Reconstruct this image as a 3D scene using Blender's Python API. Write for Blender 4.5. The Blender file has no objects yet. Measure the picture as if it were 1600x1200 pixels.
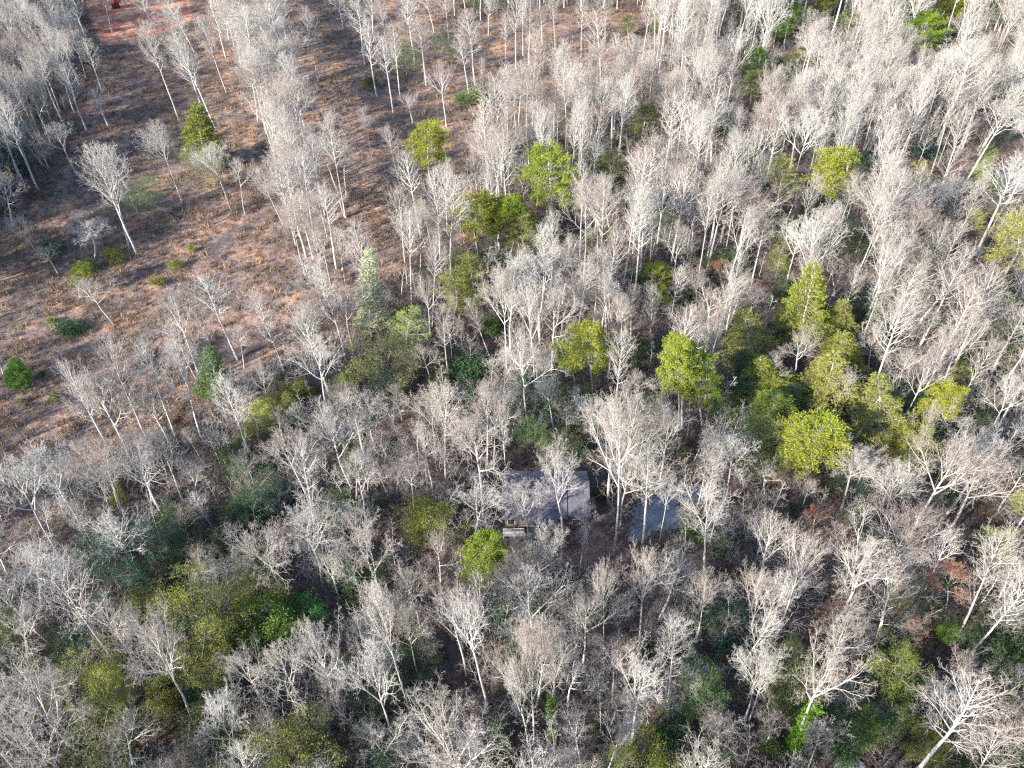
import bpy, math, random
import numpy as np
from mathutils import Vector, Matrix, noise

# ------------------------------------------------------------------ camera, light, exposure
scene = bpy.context.scene
COL = scene.collection
PW, PH, F = 1600.0, 1200.0, 1250.0          # photograph size and focal length in its pixels
PITCH = math.radians(43.2)                  # drone camera looking down
CAMH = 106.0
SP, CP = math.sin(PITCH), math.cos(PITCH)
cam = bpy.data.cameras.new('camera'); cam_o = bpy.data.objects.new('camera', cam); COL.objects.link(cam_o)
cam.sensor_width = 36.0; cam.lens = 36.0 * F / PW; cam.clip_start = 1; cam.clip_end = 6000
cam_o.location = (0, 0, CAMH); cam_o.rotation_euler = (math.pi/2 - PITCH, 0, 0)
scene.camera = cam_o

SUN_EL = math.radians(25); SH_AZ = math.radians(40)     # shadows run to the right and away
sdir = Vector((math.cos(SH_AZ)*math.cos(SUN_EL), math.sin(SH_AZ)*math.cos(SUN_EL), -math.sin(SUN_EL)))
sun = bpy.data.lights.new('sun', 'SUN'); sun.energy = 5.0; sun.angle = math.radians(0.5); sun.color = (1.0, 0.935, 0.84)
sun_o = bpy.data.objects.new('sun', sun); COL.objects.link(sun_o)
sun_o.rotation_euler = sdir.to_track_quat('-Z', 'Y').to_euler()
world = bpy.data.worlds.new('World'); scene.world = world; world.use_nodes = True
wn = world.node_tree; bg = wn.nodes['Background']
sky = wn.nodes.new('ShaderNodeTexSky'); sky.sky_type = 'NISHITA'; sky.sun_disc = False; sky.ozone_density = 3.0
sky.sun_elevation = SUN_EL; sky.sun_rotation = math.atan2(-sdir.x, -sdir.y)
wn.links.new(sky.outputs[0], bg.inputs[0]); bg.inputs[1].default_value = 0.15
vs = scene.view_settings; vs.view_transform = 'Standard'; vs.look = 'None'; vs.gamma = 1; vs.use_curve_mapping = False
vs.exposure = 1.78
scene.cycles.max_bounces = 4; scene.cycles.diffuse_bounces = 2
scene.cycles.filter_width = 1.3; scene.cycles.use_denoising = False

# ------------------------------------------------------------------ pixel <-> world (the photograph as a measuring aid)
def smooth(a, b, x):
    t = min(1, max(0, (x-a)/(b-a))); return t*t*(3-2*t)
FLAT = [(7, 86, 22), (52, 90, 20), (190, 205, 40)]          # level spots: house, drive, yard
def gz(x, y):
    h = 1.1*noise.noise(Vector((x*.013, y*.013, 3.1))) + .35*noise.noise(Vector((x*.06, y*.06, 7.7)))
    for fx, fy, fr in FLAT:
        h *= smooth(fr*.8, fr*1.5, math.hypot(x-fx, y-fy))
    return h
def proj(x, y, z):
    Z = y*CP + (CAMH-z)*SP
    Y = (CAMH-z)*CP - y*SP
    return 800 + F*x/Z, 600 + F*Y/Z, Z
def ground_at(px, py, z=None):
    zz = 0 if z is None else z
    for _ in range(3):
        u, v = (px-800)/F, (py-600)/F
        dy, dz = CP - v*SP, -SP - v*CP
        t = (zz-CAMH)/dz
        x, y = u*t, dy*t
        if z is not None: break
        zz = gz(x, y)
    return x, y
def inpoly(px, py, poly):
    c = False; j = len(poly)-1
    for i in range(len(poly)):
        xi, yi = poly[i]; xj, yj = poly[j]
        if (yi > py) != (yj > py) and px < (xj-xi)*(py-yi)/(yj-yi)+xi: c = not c
        j = i
    return c
def polydist(px, py, poly):                 # signed: positive inside
    d = 1e9
    for i in range(len(poly)):
        ax, ay = poly[i-1]; bx, by = poly[i]
        t = ((px-ax)*(bx-ax)+(py-ay)*(by-ay))/((bx-ax)**2+(by-ay)**2+1e-9); t = min(1, max(0, t))
        d = min(d, math.hypot(px-ax-t*(bx-ax), py-ay-t*(by-ay)))
    return d if inpoly(px, py, poly) else -d
def W(poly): return [ground_at(*p) for p in poly]

FIELD = [(-60,400),(70,300),(120,200),(145,100),(135,-30),(300,-30),(420,-30),(560,-30),(700,-30),(700,60),(760,150),(790,200),(745,290),
         (735,380),(690,400),(610,430),(560,520),(500,570),(400,640),(340,690),(290,640),(190,690),(100,790),(60,850),(-60,880)]
CLEAR2 = [(700,40),(860,20),(1010,20),(1010,140),(920,190),(790,190),(700,110)]
CLAY = [(132,4),(165,-30),(290,-30),(300,30),(262,48),(240,66),(160,70),(142,30)]
LAWN = [(1535,225),(1562,230),(1550,262),(1548,300),(1515,320),(1512,285)]
YARD = [(1556,180),(1610,165),(1700,200),(1700,300),(1560,300),(1550,262),(1568,235)]
HOUSEP = [(770,730),(935,730),(935,830),(770,835)]
DRIVE = [(985,838),(998,812),(1008,782),(1035,762),(1085,758),(1100,764),(1095,776),(1074,795),(1064,822),(1035,836)]
ROAD = [(1292,1215),(1305,1190),(1335,1184),(1350,1196),(1352,1230),(1295,1235)]
DARKP = [(1430,945),(1500,940),(1510,965),(1440,978)]
WFIELD, WCLEAR2, WCLAY, WLAWN, WYARD, WHOUSE, WDRIVE, WROAD = [W(p) for p in (FIELD, CLEAR2, CLAY, LAWN, YARD, HOUSEP, DRIVE, ROAD)]
WDARK = W(DARKP)

# ------------------------------------------------------------------ object helpers
def tag(o, label=None, cat=None, group=None, kind=None):
    if label: o['label'] = label
    if cat: o['category'] = cat
    if group: o['group'] = group
    if kind: o['kind'] = kind
    return o
def mesh_from(name, V, faces, mats, fm=None, smooth_=False):
    me = bpy.data.meshes.new(name)
    V = np.asarray(V, dtype=np.float32)
    if isinstance(faces, np.ndarray):
        k = faces.shape[1]; nf = len(faces)
        me.vertices.add(len(V)); me.vertices.foreach_set('co', V.ravel())
        me.loops.add(nf*k); me.loops.foreach_set('vertex_index', faces.ravel().astype(np.int32))
        me.polygons.add(nf); me.polygons.foreach_set('loop_start', np.arange(0, nf*k, k, dtype=np.int32))
        try: me.polygons.foreach_set('loop_total', np.full(nf, k, dtype=np.int32))
        except Exception: pass
        if smooth_: me.polygons.foreach_set('use_smooth', np.ones(nf, dtype=bool))
        if fm is not None: me.polygons.foreach_set('material_index', fm.astype(np.int32))
        me.update(calc_edges=True)
    else:
        me.from_pydata([tuple(v) for v in V], [], faces)
        if fm is not None: me.polygons.foreach_set('material_index', np.asarray(fm, dtype=np.int32))
        me.update()
    for m in mats: me.materials.append(m)
    return me
def link(name, me, parent=None):
    o = bpy.data.objects.new(name, me); COL.objects.link(o)
    if parent: o.parent = parent
    return o
def empty(name, loc, rot=None):
    o = bpy.data.objects.new(name, None); COL.objects.link(o); o.location = loc; o.empty_display_size = .5
    if rot is not None: o.rotation_euler = rot
    return o

# ------------------------------------------------------------------ materials
def newmat(name, rough=.9):
    m = bpy.data.materials.new(name); m.use_nodes = True
    nt = m.node_tree; b = nt.nodes['Principled BSDF']; b.inputs['Roughness'].default_value = rough
    b.inputs['Specular IOR Level'].default_value = .25
    return m, nt, b
def N(nt, t, **k):
    n = nt.nodes.new(t)
    for a, v in k.items(): setattr(n, a, v)
    return n
def ramp(nt, stops):
    r = N(nt, 'ShaderNodeValToRGB'); e = r.color_ramp.elements
    while len(e) < len(stops): e.new(.5)
    for i, (p, c) in enumerate(stops):
        e[i].position = p; e[i].color = (*c, 1)
    return r
def noise_n(nt, scale, detail=4, rough=.55, coord=None):
    n = N(nt, 'ShaderNodeTexNoise'); n.inputs['Scale'].default_value = scale; n.inputs['Detail'].default_value = detail
    n.inputs['Roughness'].default_value = rough
    if coord is not None: nt.links.new(coord, n.inputs['Vector'])
    return n
def mix(nt, fac, a, b, mode='MIX'):
    m = N(nt, 'ShaderNodeMix', data_type='RGBA', blend_type=mode)
    for s, v in ((m.inputs[0], fac), (m.inputs[6], a), (m.inputs[7], b)):
        if isinstance(v, bpy.types.NodeSocket): nt.links.new(v, s)
        elif isinstance(v, tuple): s.default_value = (*v, 1)
        else: s.default_value = v
    return m.outputs[2]

def bark_mat(name, stops, dark=.45, scale=1.6, use_obj=True):
    m, nt, b = newmat(name, .85)
    tc = N(nt, 'ShaderNodeTexCoord')
    oi = N(nt, 'ShaderNodeObjectInfo')
    r = ramp(nt, stops); nt.links.new(oi.outputs['Random'], r.inputs[0])
    mp = N(nt, 'ShaderNodeMapping'); mp.inputs['Scale'].default_value = (1, 1, .25)
    nt.links.new(tc.outputs['Object'], mp.inputs[0])
    n = noise_n(nt, scale*2.2, 4, .65, mp.outputs[0])
    rr = ramp(nt, [(.32, (dark, dark, dark)), (.6, (1, 1, 1))]); nt.links.new(n.outputs[0], rr.inputs[0])
    c = mix(nt, 1.0, r.outputs[0], rr.outputs[0], 'MULTIPLY')
    nt.links.new(c, b.inputs['Base Color'])
    return m
M_TRUNK = bark_mat('pale_bark', [(0, (.52, .495, .455)), (.35, (.38, .355, .32)), (.7, (.56, .545, .515)), (.85, (.30, .27, .24)), (1, (.44, .42, .39))])
M_TWIG = bark_mat('twig_bark', [(0, (.41, .385, .345)), (.28, (.30, .25, .215)), (.55, (.44, .42, .385)), (.75, (.25, .195, .17)), (1, (.38, .34, .285))], .78, .8)
M_DEAD = bark_mat('bleached_wood', [(0, (.62, .60, .56)), (1, (.55, .52, .5))], .7)
M_DTRUNK = bark_mat('dark_bark', [(0, (.17, .14, .12)), (1, (.24, .20, .17))], .5)
M_BRUSH = bark_mat('brush_twigs', [(0, (.17, .155, .145)), (.3, (.085, .075, .075)), (.55, (.24, .22, .205)), (.8, (.15, .10, .09)), (1, (.20, .20, .19))], .6, .8)

def leaf_mat(name, var=.35, stops=None):
    """colour from the object's own colour (or a spread of colours for scattered plants), varied leaf by leaf"""
    m, nt, b = newmat(name, .6)
    tc = N(nt, 'ShaderNodeTexCoord')
    oi = N(nt, 'ShaderNodeObjectInfo')
    n = noise_n(nt, 1.4, 3, .7, tc.outputs['Object'])
    n2 = noise_n(nt, 7.0, 2, .6, tc.outputs['Object'])
    if stops:
        r = ramp(nt, stops); nt.links.new(oi.outputs['Random'], r.inputs[0]); base = r.outputs[0]
    else: base = oi.outputs['Color']
    lo = ramp(nt, [(.3, (1-var*1.2, 1-var, 1-var*.6)), (.68, (1+var, 1+var*.8, 1.0))])
    nt.links.new(n.outputs[0], lo.inputs[0])
    c = mix(nt, 1.0, base, lo.outputs[0], 'MULTIPLY')
    lo2 = ramp(nt, [(.3, (.72, .76, .78)), (.7, (1.2, 1.15, 1.0))]); nt.links.new(n2.outputs[0], lo2.inputs[0])
    c = mix(nt, 1.0, c, lo2.outputs[0], 'MULTIPLY')
    nt.links.new(c, b.inputs['Base Color'])
    tr = N(nt, 'ShaderNodeBsdfTranslucent'); nt.links.new(c, tr.inputs[0])
    ms = N(nt, 'ShaderNodeMixShader'); ms.inputs[0].default_value = .36
    nt.links.new(b.outputs[0], ms.inputs[1]); nt.links.new(tr.outputs[0], ms.inputs[2])
    nt.links.new(ms.outputs[0], nt.nodes['Material Output'].inputs[0])
    return m
M_NEEDLE = leaf_mat('needle_foliage')
M_LEAF = leaf_mat('evergreen_leaves', .3)
M_UNDER = leaf_mat('undergrowth_leaves', .3, [(0, (.035, .09, .055)), (.3, (.06, .11, .05)), (.6, (.10, .13, .04)), (.8, (.04, .085, .07)), (1, (.13, .15, .055))])
M_PINES = leaf_mat('pine_wood_needles', .3, [(0, (.10, .14, .04)), (1, (.15, .17, .04))])
M_RUSSET = leaf_mat('russet_leaves', .3)
M_GRASS = leaf_mat('dry_grass', .35, [(0, (.33, .23, .15)), (.2, (.16, .11, .09)), (.45, (.25, .16, .12)), (.65, (.22, .18, .15)), (.82, (.42, .29, .175)), (1, (.12, .09, .085))])
M_LITTER = leaf_mat('fallen_leaves', .35, [(0, (.14, .08, .06)), (.3, (.085, .06, .05)), (.6, (.20, .13, .095)), (.85, (.28, .11, .065)), (1, (.13, .10, .085))])

# ground: leaf litter, brushy field, clay and lawn told apart by ground cover weights stored on the mesh
def ground_mat():
    m, nt, b = newmat('ground_cover', .95)
    tc = N(nt, 'ShaderNodeTexCoord'); P = tc.outputs['Object']
    def attr(n):
        a = N(nt, 'ShaderNodeAttribute'); a.attribute_name = n; return a.outputs['Fac']
    wob = noise_n(nt, .35, 5, .65, P)
    def soft(n, w=.45):
        s = N(nt, 'ShaderNodeMath', operation='MULTIPLY_ADD'); nt.links.new(wob.outputs[0], s.inputs[0]); s.inputs[1].default_value = w; s.inputs[2].default_value = -w/2
        a = N(nt, 'ShaderNodeMath', operation='ADD'); nt.links.new(attr(n), a.inputs[0]); nt.links.new(s.outputs[0], a.inputs[1])
        r = N(nt, 'ShaderNodeMapRange'); nt.links.new(a.outputs[0], r.inputs[0]); r.inputs[1].default_value = .38; r.inputs[2].default_value = .62
        return r.outputs[0]
    n1 = noise_n(nt, .11, 6, .7, P); n2 = noise_n(nt, 1.1, 5, .75, P); n3 = noise_n(nt, 5.5, 3, .7, P)
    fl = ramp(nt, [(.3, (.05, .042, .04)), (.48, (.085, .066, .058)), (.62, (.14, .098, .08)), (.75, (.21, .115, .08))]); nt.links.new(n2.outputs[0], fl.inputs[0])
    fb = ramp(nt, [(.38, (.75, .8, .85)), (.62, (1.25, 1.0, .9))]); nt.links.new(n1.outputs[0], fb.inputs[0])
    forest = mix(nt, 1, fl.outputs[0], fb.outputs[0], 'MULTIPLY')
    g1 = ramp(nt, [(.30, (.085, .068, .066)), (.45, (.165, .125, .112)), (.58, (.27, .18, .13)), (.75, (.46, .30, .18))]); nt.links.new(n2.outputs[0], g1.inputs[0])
    g2 = ramp(nt, [(.36, (.38, .41, .50)), (.5, (.82, .82, .86)), (.64, (1.45, 1.18, .95))]); nt.links.new(n1.outputs[0], g2.inputs[0])  # the field's bluish shade and warm sunlit patches painted into its colour
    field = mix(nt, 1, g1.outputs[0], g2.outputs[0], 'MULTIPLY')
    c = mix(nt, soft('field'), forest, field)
    cl = ramp(nt, [(.38, (.24, .09, .06)), (.5, (.42, .17, .10)), (.64, (.50, .33, .22))]); nt.links.new(n1.outputs[0], cl.inputs[0])
    c = mix(nt, soft('clay', .25), c, cl.outputs[0])
    la = ramp(nt, [(.35, (.13, .15, .05)), (.65, (.22, .21, .08))]); nt.links.new(n2.outputs[0], la.inputs[0])
    c = mix(nt, soft('lawn', .25), c, la.outputs[0])
    so = ramp(nt, [(.35, (.16, .10, .085)), (.65, (.24, .15, .12))]); nt.links.new(n2.outputs[0], so.inputs[0])
    c = mix(nt, soft('soil', .25), c, so.outputs[0])
    sp = ramp(nt, [(.35, (.62, .62, .62)), (.62, (1.3, 1.3, 1.3))]); nt.links.new(n3.outputs[0], sp.inputs[0])
    c = mix(nt, 1, c, sp.outputs[0], 'MULTIPLY')
    nt.links.new(c, b.inputs['Base Color'])
    bp = N(nt, 'ShaderNodeBump'); bp.inputs['Strength'].default_value = .9; bp.inputs['Distance'].default_value = .35
    nt.links.new(n2.outputs[0], bp.inputs['Height']); nt.links.new(bp.outputs[0], b.inputs['Normal'])
    return m

def axis(a, b, s, far):
    core = list(np.arange(a, b+.01, s)); lo = [a-d for d in (6, 16, 36, 80, 180, 400, far)][::-1]; hi = [b+d for d in (6, 16, 36, 80, 180, 400, far)]
    return np.array(lo+core+hi)
xs = axis(-215, 215, 1.6, 2500); ys = axis(20, 345, 1.6, 3500)
nx, ny = len(xs), len(ys)
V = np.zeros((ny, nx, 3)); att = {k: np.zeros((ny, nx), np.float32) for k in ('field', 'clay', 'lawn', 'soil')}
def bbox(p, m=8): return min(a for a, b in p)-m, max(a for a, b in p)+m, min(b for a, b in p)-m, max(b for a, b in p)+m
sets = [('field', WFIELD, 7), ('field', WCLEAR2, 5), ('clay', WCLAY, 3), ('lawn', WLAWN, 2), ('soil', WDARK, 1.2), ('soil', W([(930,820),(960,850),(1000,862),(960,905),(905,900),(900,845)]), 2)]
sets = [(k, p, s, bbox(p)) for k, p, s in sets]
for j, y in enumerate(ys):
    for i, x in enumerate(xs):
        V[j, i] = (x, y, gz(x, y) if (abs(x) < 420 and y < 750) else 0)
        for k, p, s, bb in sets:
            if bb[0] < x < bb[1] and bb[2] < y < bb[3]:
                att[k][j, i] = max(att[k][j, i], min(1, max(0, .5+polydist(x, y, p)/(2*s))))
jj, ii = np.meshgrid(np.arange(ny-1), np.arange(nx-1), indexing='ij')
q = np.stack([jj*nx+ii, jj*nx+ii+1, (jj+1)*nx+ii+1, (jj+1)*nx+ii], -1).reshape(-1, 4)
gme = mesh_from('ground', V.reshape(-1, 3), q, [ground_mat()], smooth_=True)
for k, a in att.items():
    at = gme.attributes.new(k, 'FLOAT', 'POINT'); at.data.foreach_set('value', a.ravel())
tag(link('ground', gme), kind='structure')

def sheet(name, poly, z, mat):
    me = mesh_from(name, [(x, y, z) for x, y in poly] + [(x, y, z-.25) for x, y in poly],
                   [tuple(range(len(poly)))] + [(i, i+len(poly), (i+1) % len(poly)+len(poly), (i+1) % len(poly)) for i in range(len(poly))], [mat])
    return tag(link(name, me), kind='structure')
def gravel_mat(name, a, b_, c_):
    m, nt, b = newmat(name, .95); tc = N(nt, 'ShaderNodeTexCoord')
    n = noise_n(nt, .5, 6, .75, tc.outputs['Object']); n2 = noise_n(nt, 9, 3, .6, tc.outputs['Object'])
    r = ramp(nt, [(.3, a), (.5, b_), (.7, c_)]); nt.links.new(n.outputs[0], r.inputs[0])
    s = ramp(nt, [(.3, (.7, .7, .7)), (.7, (1.2, 1.2, 1.2))]); nt.links.new(n2.outputs[0], s.inputs[0])
    nt.links.new(mix(nt, 1, r.outputs[0], s.outputs[0], 'MULTIPLY'), b.inputs['Base Color']); return m
def roughen(poly, amp, seed=0):
    out = []
    for i in range(len(poly)):
        a, b = Vector(poly[i-1]), Vector(poly[i])
        n = max(1, int((b-a).length/1.2))
        for k in range(n):
            p = a.lerp(b, k/n); v = noise.noise_vector(Vector((p.x*.4, p.y*.4, seed)))*amp
            out.append((p.x+v.x, p.y+v.y))
    return out
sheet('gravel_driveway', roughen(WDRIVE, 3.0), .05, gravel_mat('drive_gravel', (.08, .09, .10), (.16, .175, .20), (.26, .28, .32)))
sheet('gravel_yard', roughen(WYARD, 3.0), .06, gravel_mat('yard_gravel', (.22, .20, .18), (.34, .32, .30), (.48, .47, .45)))
sheet('road', roughen(WROAD, .4), max(gz(*p) for p in WROAD)+.06, gravel_mat('worn_asphalt', (.09, .1, .11), (.14, .15, .16), (.2, .2, .21)))

# ------------------------------------------------------------------ tree growing
class Tubes:
    """collects tapering limbs; limbs of equal point count are meshed together in one numpy pass"""
    def __init__(s): s.d = {}
    def add(s, pts, rad, k): s.d.setdefault((len(pts), k), []).append((pts, rad))
    def arrays(s):
        VV, FF, off = [], [], 0
        for (n, k), L in s.d.items():
            P = np.array([[tuple(p) for p in a[0]] for a in L]); R = np.array([a[1] for a in L])
            M = len(L)
            T = np.gradient(P, axis=1); T /= np.linalg.norm(T, axis=2, keepdims=True)+1e-9
            D = P[:, -1]-P[:, 0]
            ref = np.where(np.abs(D[:, 2:3]) > .8*np.linalg.norm(D, axis=1, keepdims=True), np.array([[1., 0, 0]]), np.array([[0, 0, 1.]]))[:, None, :]
            U = np.cross(T, np.broadcast_to(ref, T.shape)); U /= np.linalg.norm(U, axis=2, keepdims=True)+1e-9
            Wv = np.cross(T, U)
            a = np.arange(k)*2*math.pi/k
            ring = P[:, :, None, :] + R[:, :, None, None]*(np.cos(a)[None, None, :, None]*U[:, :, None, :]+np.sin(a)[None, None, :, None]*Wv[:, :, None, :])
            VV.append(ring.reshape(-1, 3))
            m, i, j = np.meshgrid(np.arange(M), np.arange(n-1), np.arange(k), indexing='ij')
            b = off + m*n*k + i*k; j2 = (j+1) % k
            FF.append(np.stack([b+j, b+j2, b+k+j2, b+k+j], -1).reshape(-1, 4)); off += M*n*k
        return (np.concatenate(VV), np.concatenate(FF)) if VV else (np.zeros((0, 3)), np.zeros((0, 4), int))
def leaves(centres, per, length, width, rng, upbias=.3, spread=.12, outd=None):
    """leaf or needle-tuft triangles standing out from each centre (as degenerate-free quads)"""
    Cn = np.repeat(np.asarray(centres, float), per, 0); n = len(Cn)
    d = rng.normal(size=(n, 3)); d[:, 2] += upbias
    if outd is not None: d += np.repeat(np.asarray(outd, float), per, 0)
    d /= np.linalg.norm(d, axis=1, keepdims=True)
    s = np.cross(d, rng.normal(size=(n, 3))); s /= np.linalg.norm(s, axis=1, keepdims=True)
    L = length*rng.uniform(.6, 1.3, (n, 1)); w = width*rng.uniform(.7, 1.3, (n, 1))
    Cn = Cn+rng.normal(size=(n, 3))*spread
    V = np.stack([Cn, Cn+d*L*.55+s*w*.5, Cn+d*L, Cn+d*L*.55-s*w*.5], 1).reshape(-1, 3)
    return V, np.arange(n*4).reshape(-1, 4)
def turn(d, ang, az):
    a = d.orthogonal().normalized(); b = d.cross(a)
    return (d*math.cos(ang)+(a*math.cos(az)+b*math.sin(az))*math.sin(ang)).normalized()
def run(p, d, L, n, bend, up, R):
    pts = [p.copy()]; ds = [d.copy()]
    for i in range(n-1):
        d = (d+Vector((R.gauss(0, bend), R.gauss(0, bend), R.gauss(0, bend)+up))).normalized()
        p = p+d*(L/(n-1)); pts.append(p); ds.append(d.copy())
    return pts, ds
def along(pts, ds, t):
    f = t*(len(pts)-1); i = min(int(f), len(pts)-2); u = f-i
    return pts[i].lerp(pts[i+1], u), ds[i+1]
TW = .018
def limb(T, R, p, d, L, r, lev, spec, tips=None):
    """spec[lev] = (points, sides, children, child length ratio, angle low, angle high, bend, up)"""
    n, k, nc, ratio, a0, a1, bend, up = spec[lev]
    pts, ds = run(p, d, L, n, bend, up, R)
    r1 = max(r*.35, TW*.55); T[0 if lev <= 1 else 1].add(pts, [r+(r1-r)*i/(n-1) for i in range(n)], k)
    if tips is not None and lev >= len(spec)-2: tips.append((pts[-1], ds[-1], lev))
    if lev == len(spec)-1: return
    az = R.random()*6.28
    for i in range(nc):
        t = .22+.78*(i+R.random()*.8+.2)/nc
        q, dd = along(pts, ds, min(t, 1)); az += 2.4+R.uniform(-.4, .4)
        rr = max((r+(r1-r)*t)*.66, TW if lev < len(spec)-2 else TW*.72)
        limb(T, R, q, turn(dd, math.radians(R.uniform(a0, a1)), az), L*ratio*(1.2-.55*t)*R.uniform(.75, 1.25), rr, lev+1, spec, tips)

H0 = 24.0
def grow_oak(seed, tips=None, spread=1.0):
    R = random.Random(seed); T = [Tubes(), Tubes()]
    fork = H0*R.uniform(.42, .55)
    top = H0*R.uniform(.70, .82)
    tp, td = run(Vector((0, 0, -.5)), Vector((R.gauss(0, .03), R.gauss(0, .03), 1)), top, 10, .045, .03, R)
    r0 = R.uniform(.30, .40); T[0].add(tp, [r0*(1.15 if i == 0 else 1)*(1-.75*(i/9)**1.2) for i in range(10)], 7)
    spec = [(7, 5, 7, .54, 20, 44, .075, .045), (6, 4, 5, .50, 24, 50, .10, .04), (4, 3, 4, .52, 25, 58, .13, .03), (3, 3, 3, .5, 25, 60, .14, .02), (2, 3, 0, 0, 0, 0, .1, 0)]
    nl = R.randint(6, 8); az = R.random()*6.28
    for i in range(nl):
        t = (fork+(top-fork)*(i+.3*R.random())/nl)/top
        q, dd = along(tp, td, t); az += 2.4+R.uniform(-.3, .3)
        L = (H0-q.z)*R.uniform(.70, .95)*(1.0-.12*i/nl)
        ang = math.radians(R.uniform(34, 58)*spread*(1.05-.4*i/nl))
        # limbs are level 0 of spec but meshed with the trunk; the finer ones with the crown
        limb_mix(T, R, q, turn(dd, ang, az), L, r0*(1-.55*t)*.68, 0, spec, tips)
    for k in range(2):
        limb_mix(T, R, tp[-1], turn(td[-1], math.radians(R.uniform(8, 25)), R.random()*6.28), (H0-top)*.95, r0*.26, 0, spec, tips)
    return T
def limb_mix(T, R, p, d, L, r, lev, spec, tips):
    limb([T[0]]+[T[1]], R, p, d, L, r, lev, spec, tips)
def grow_poplar(seed, tips=None, narrow=1.0):
    R = random.Random(seed); T = [Tubes(), Tubes()]
    tp, td = run(Vector((0, 0, -.5)), Vector((R.gauss(0, .02), R.gauss(0, .02), 1)), H0*.97, 14, .028, .05, R)
    r0 = R.uniform(.25, .33); T[0].add(tp, [r0*(1-.9*(i/13)**1.05)+.012 for i in range(14)], 6)
    spec = [(6, 4, 6, .46, 24, 46, .07, .08), (4, 3, 4, .5, 26, 52, .1, .05), (3, 3, 2, .55, 25, 55, .1, .04), (2, 3, 0, 0, 0, 0, .1, 0)]
    start = R.uniform(.40, .56); nb = 30; az = R.random()*6.28
    for i in range(nb):
        t = start+(.985-start)*((i+R.random()*.7)/nb); u = (t-start)/(1-start)
        q, dd = along(tp, td, min(t, .99)); az += 2.4+R.uniform(-.5, .5)
        prof = (.55+.75*math.sin(min(1, u*1.25+.15)*math.pi*.62))*(1-u**2.2)+.16
        L = H0*.185*prof*R.uniform(.65, 1.2)*narrow
        limb_mix(T, R, q, turn(dd, math.radians(R.uniform(46, 66)*(1-.42*u)), az), L, max(.035, r0*(1-t)*.50+.028), 0, spec, tips)
    for _ in range(4):        # a few stubs below the crown
        q, dd = along(tp, td, R.uniform(.18, start)); T[1].add([q, q+turn(dd, 1.2, R.random()*6.28)*R.uniform(.6, 1.8)], [.03, .012], 3)
    return T
def grow_sapling(seed):
    R = random.Random(seed); T = [Tubes(), Tubes()]
    spec = [(5, 4, 7, .45, 30, 60, .08, .05), (4, 3, 5, .5, 30, 60, .12, .05), (3, 3, 3, .5, 30, 60, .1, .03), (2, 3, 0, 0, 0, 0, .1, 0)]
    for s in range(R.randint(1, 3)):
        limb_mix(T, R, Vector((R.gauss(0, .3), R.gauss(0, .3), -.2)), Vector((R.gauss(0, .22), R.gauss(0, .22), 1)).normalized(), 10*R.uniform(.75, 1), .07, 0, spec, None)
    return T
def grow_pole(seed):
    R = random.Random(seed); T = [Tubes(), Tubes()]
    tp, td = run(Vector((0, 0, -.3)), Vector((R.gauss(0, .04), R.gauss(0, .04), 1)), 15, 8, .04, .05, R)
    T[0].add(tp, [.085*(1-.8*i/7)+.01 for i in range(8)], 4)
    spec = [(4, 3, 5, .45, 30, 55, .08, .06), (3, 3, 3, .5, 30, 60, .12, .05), (2, 3, 0, 0, 0, 0, .1, 0)]
    az = 0
    for i in range(13):
        t = .4+.6*i/13; q, dd = along(tp, td, min(t, .99)); az += 2.4
        limb_mix(T, R, q, turn(dd, math.radians(R.uniform(35, 60)), az), 3.0*(1.25-t)*R.uniform(.8, 1.4), .03, 0, spec, None)
    return T
def grow_thicket(seed):
    R = random.Random(seed); T = [Tubes(), Tubes()]
    spec = [(4, 3, 6, .5, 25, 65, .16, .0), (3, 3, 4, .55, 30, 70, .16, 0), (2, 3, 0, 0, 0, 0, .1, 0)]
    for s in range(9):
        limb_mix(T, R, Vector((R.gauss(0, .6), R.gauss(0, .6), -.1)), Vector((R.gauss(0, .55), R.gauss(0, .55), 1)).normalized(), R.uniform(1.6, 3.2), .035, 0, spec, None)
    return T
def two_meshes(name, T, mats):
    out = []
    for t, m, nm in zip(T, mats, ('trunk', 'crown')):
        v, f = t.arrays(); out.append(mesh_from(name+'_'+nm, v, f, [m], smooth_=True))
    return out
def crown_size(me):
    co = np.empty(len(me.vertices)*3, np.float32); me.vertices.foreach_get('co', co); co = co.reshape(-1, 3)
    r = np.hypot(co[:, 0], co[:, 1]); return 2*np.percentile(r, 90), co[:, 2].max()

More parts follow.
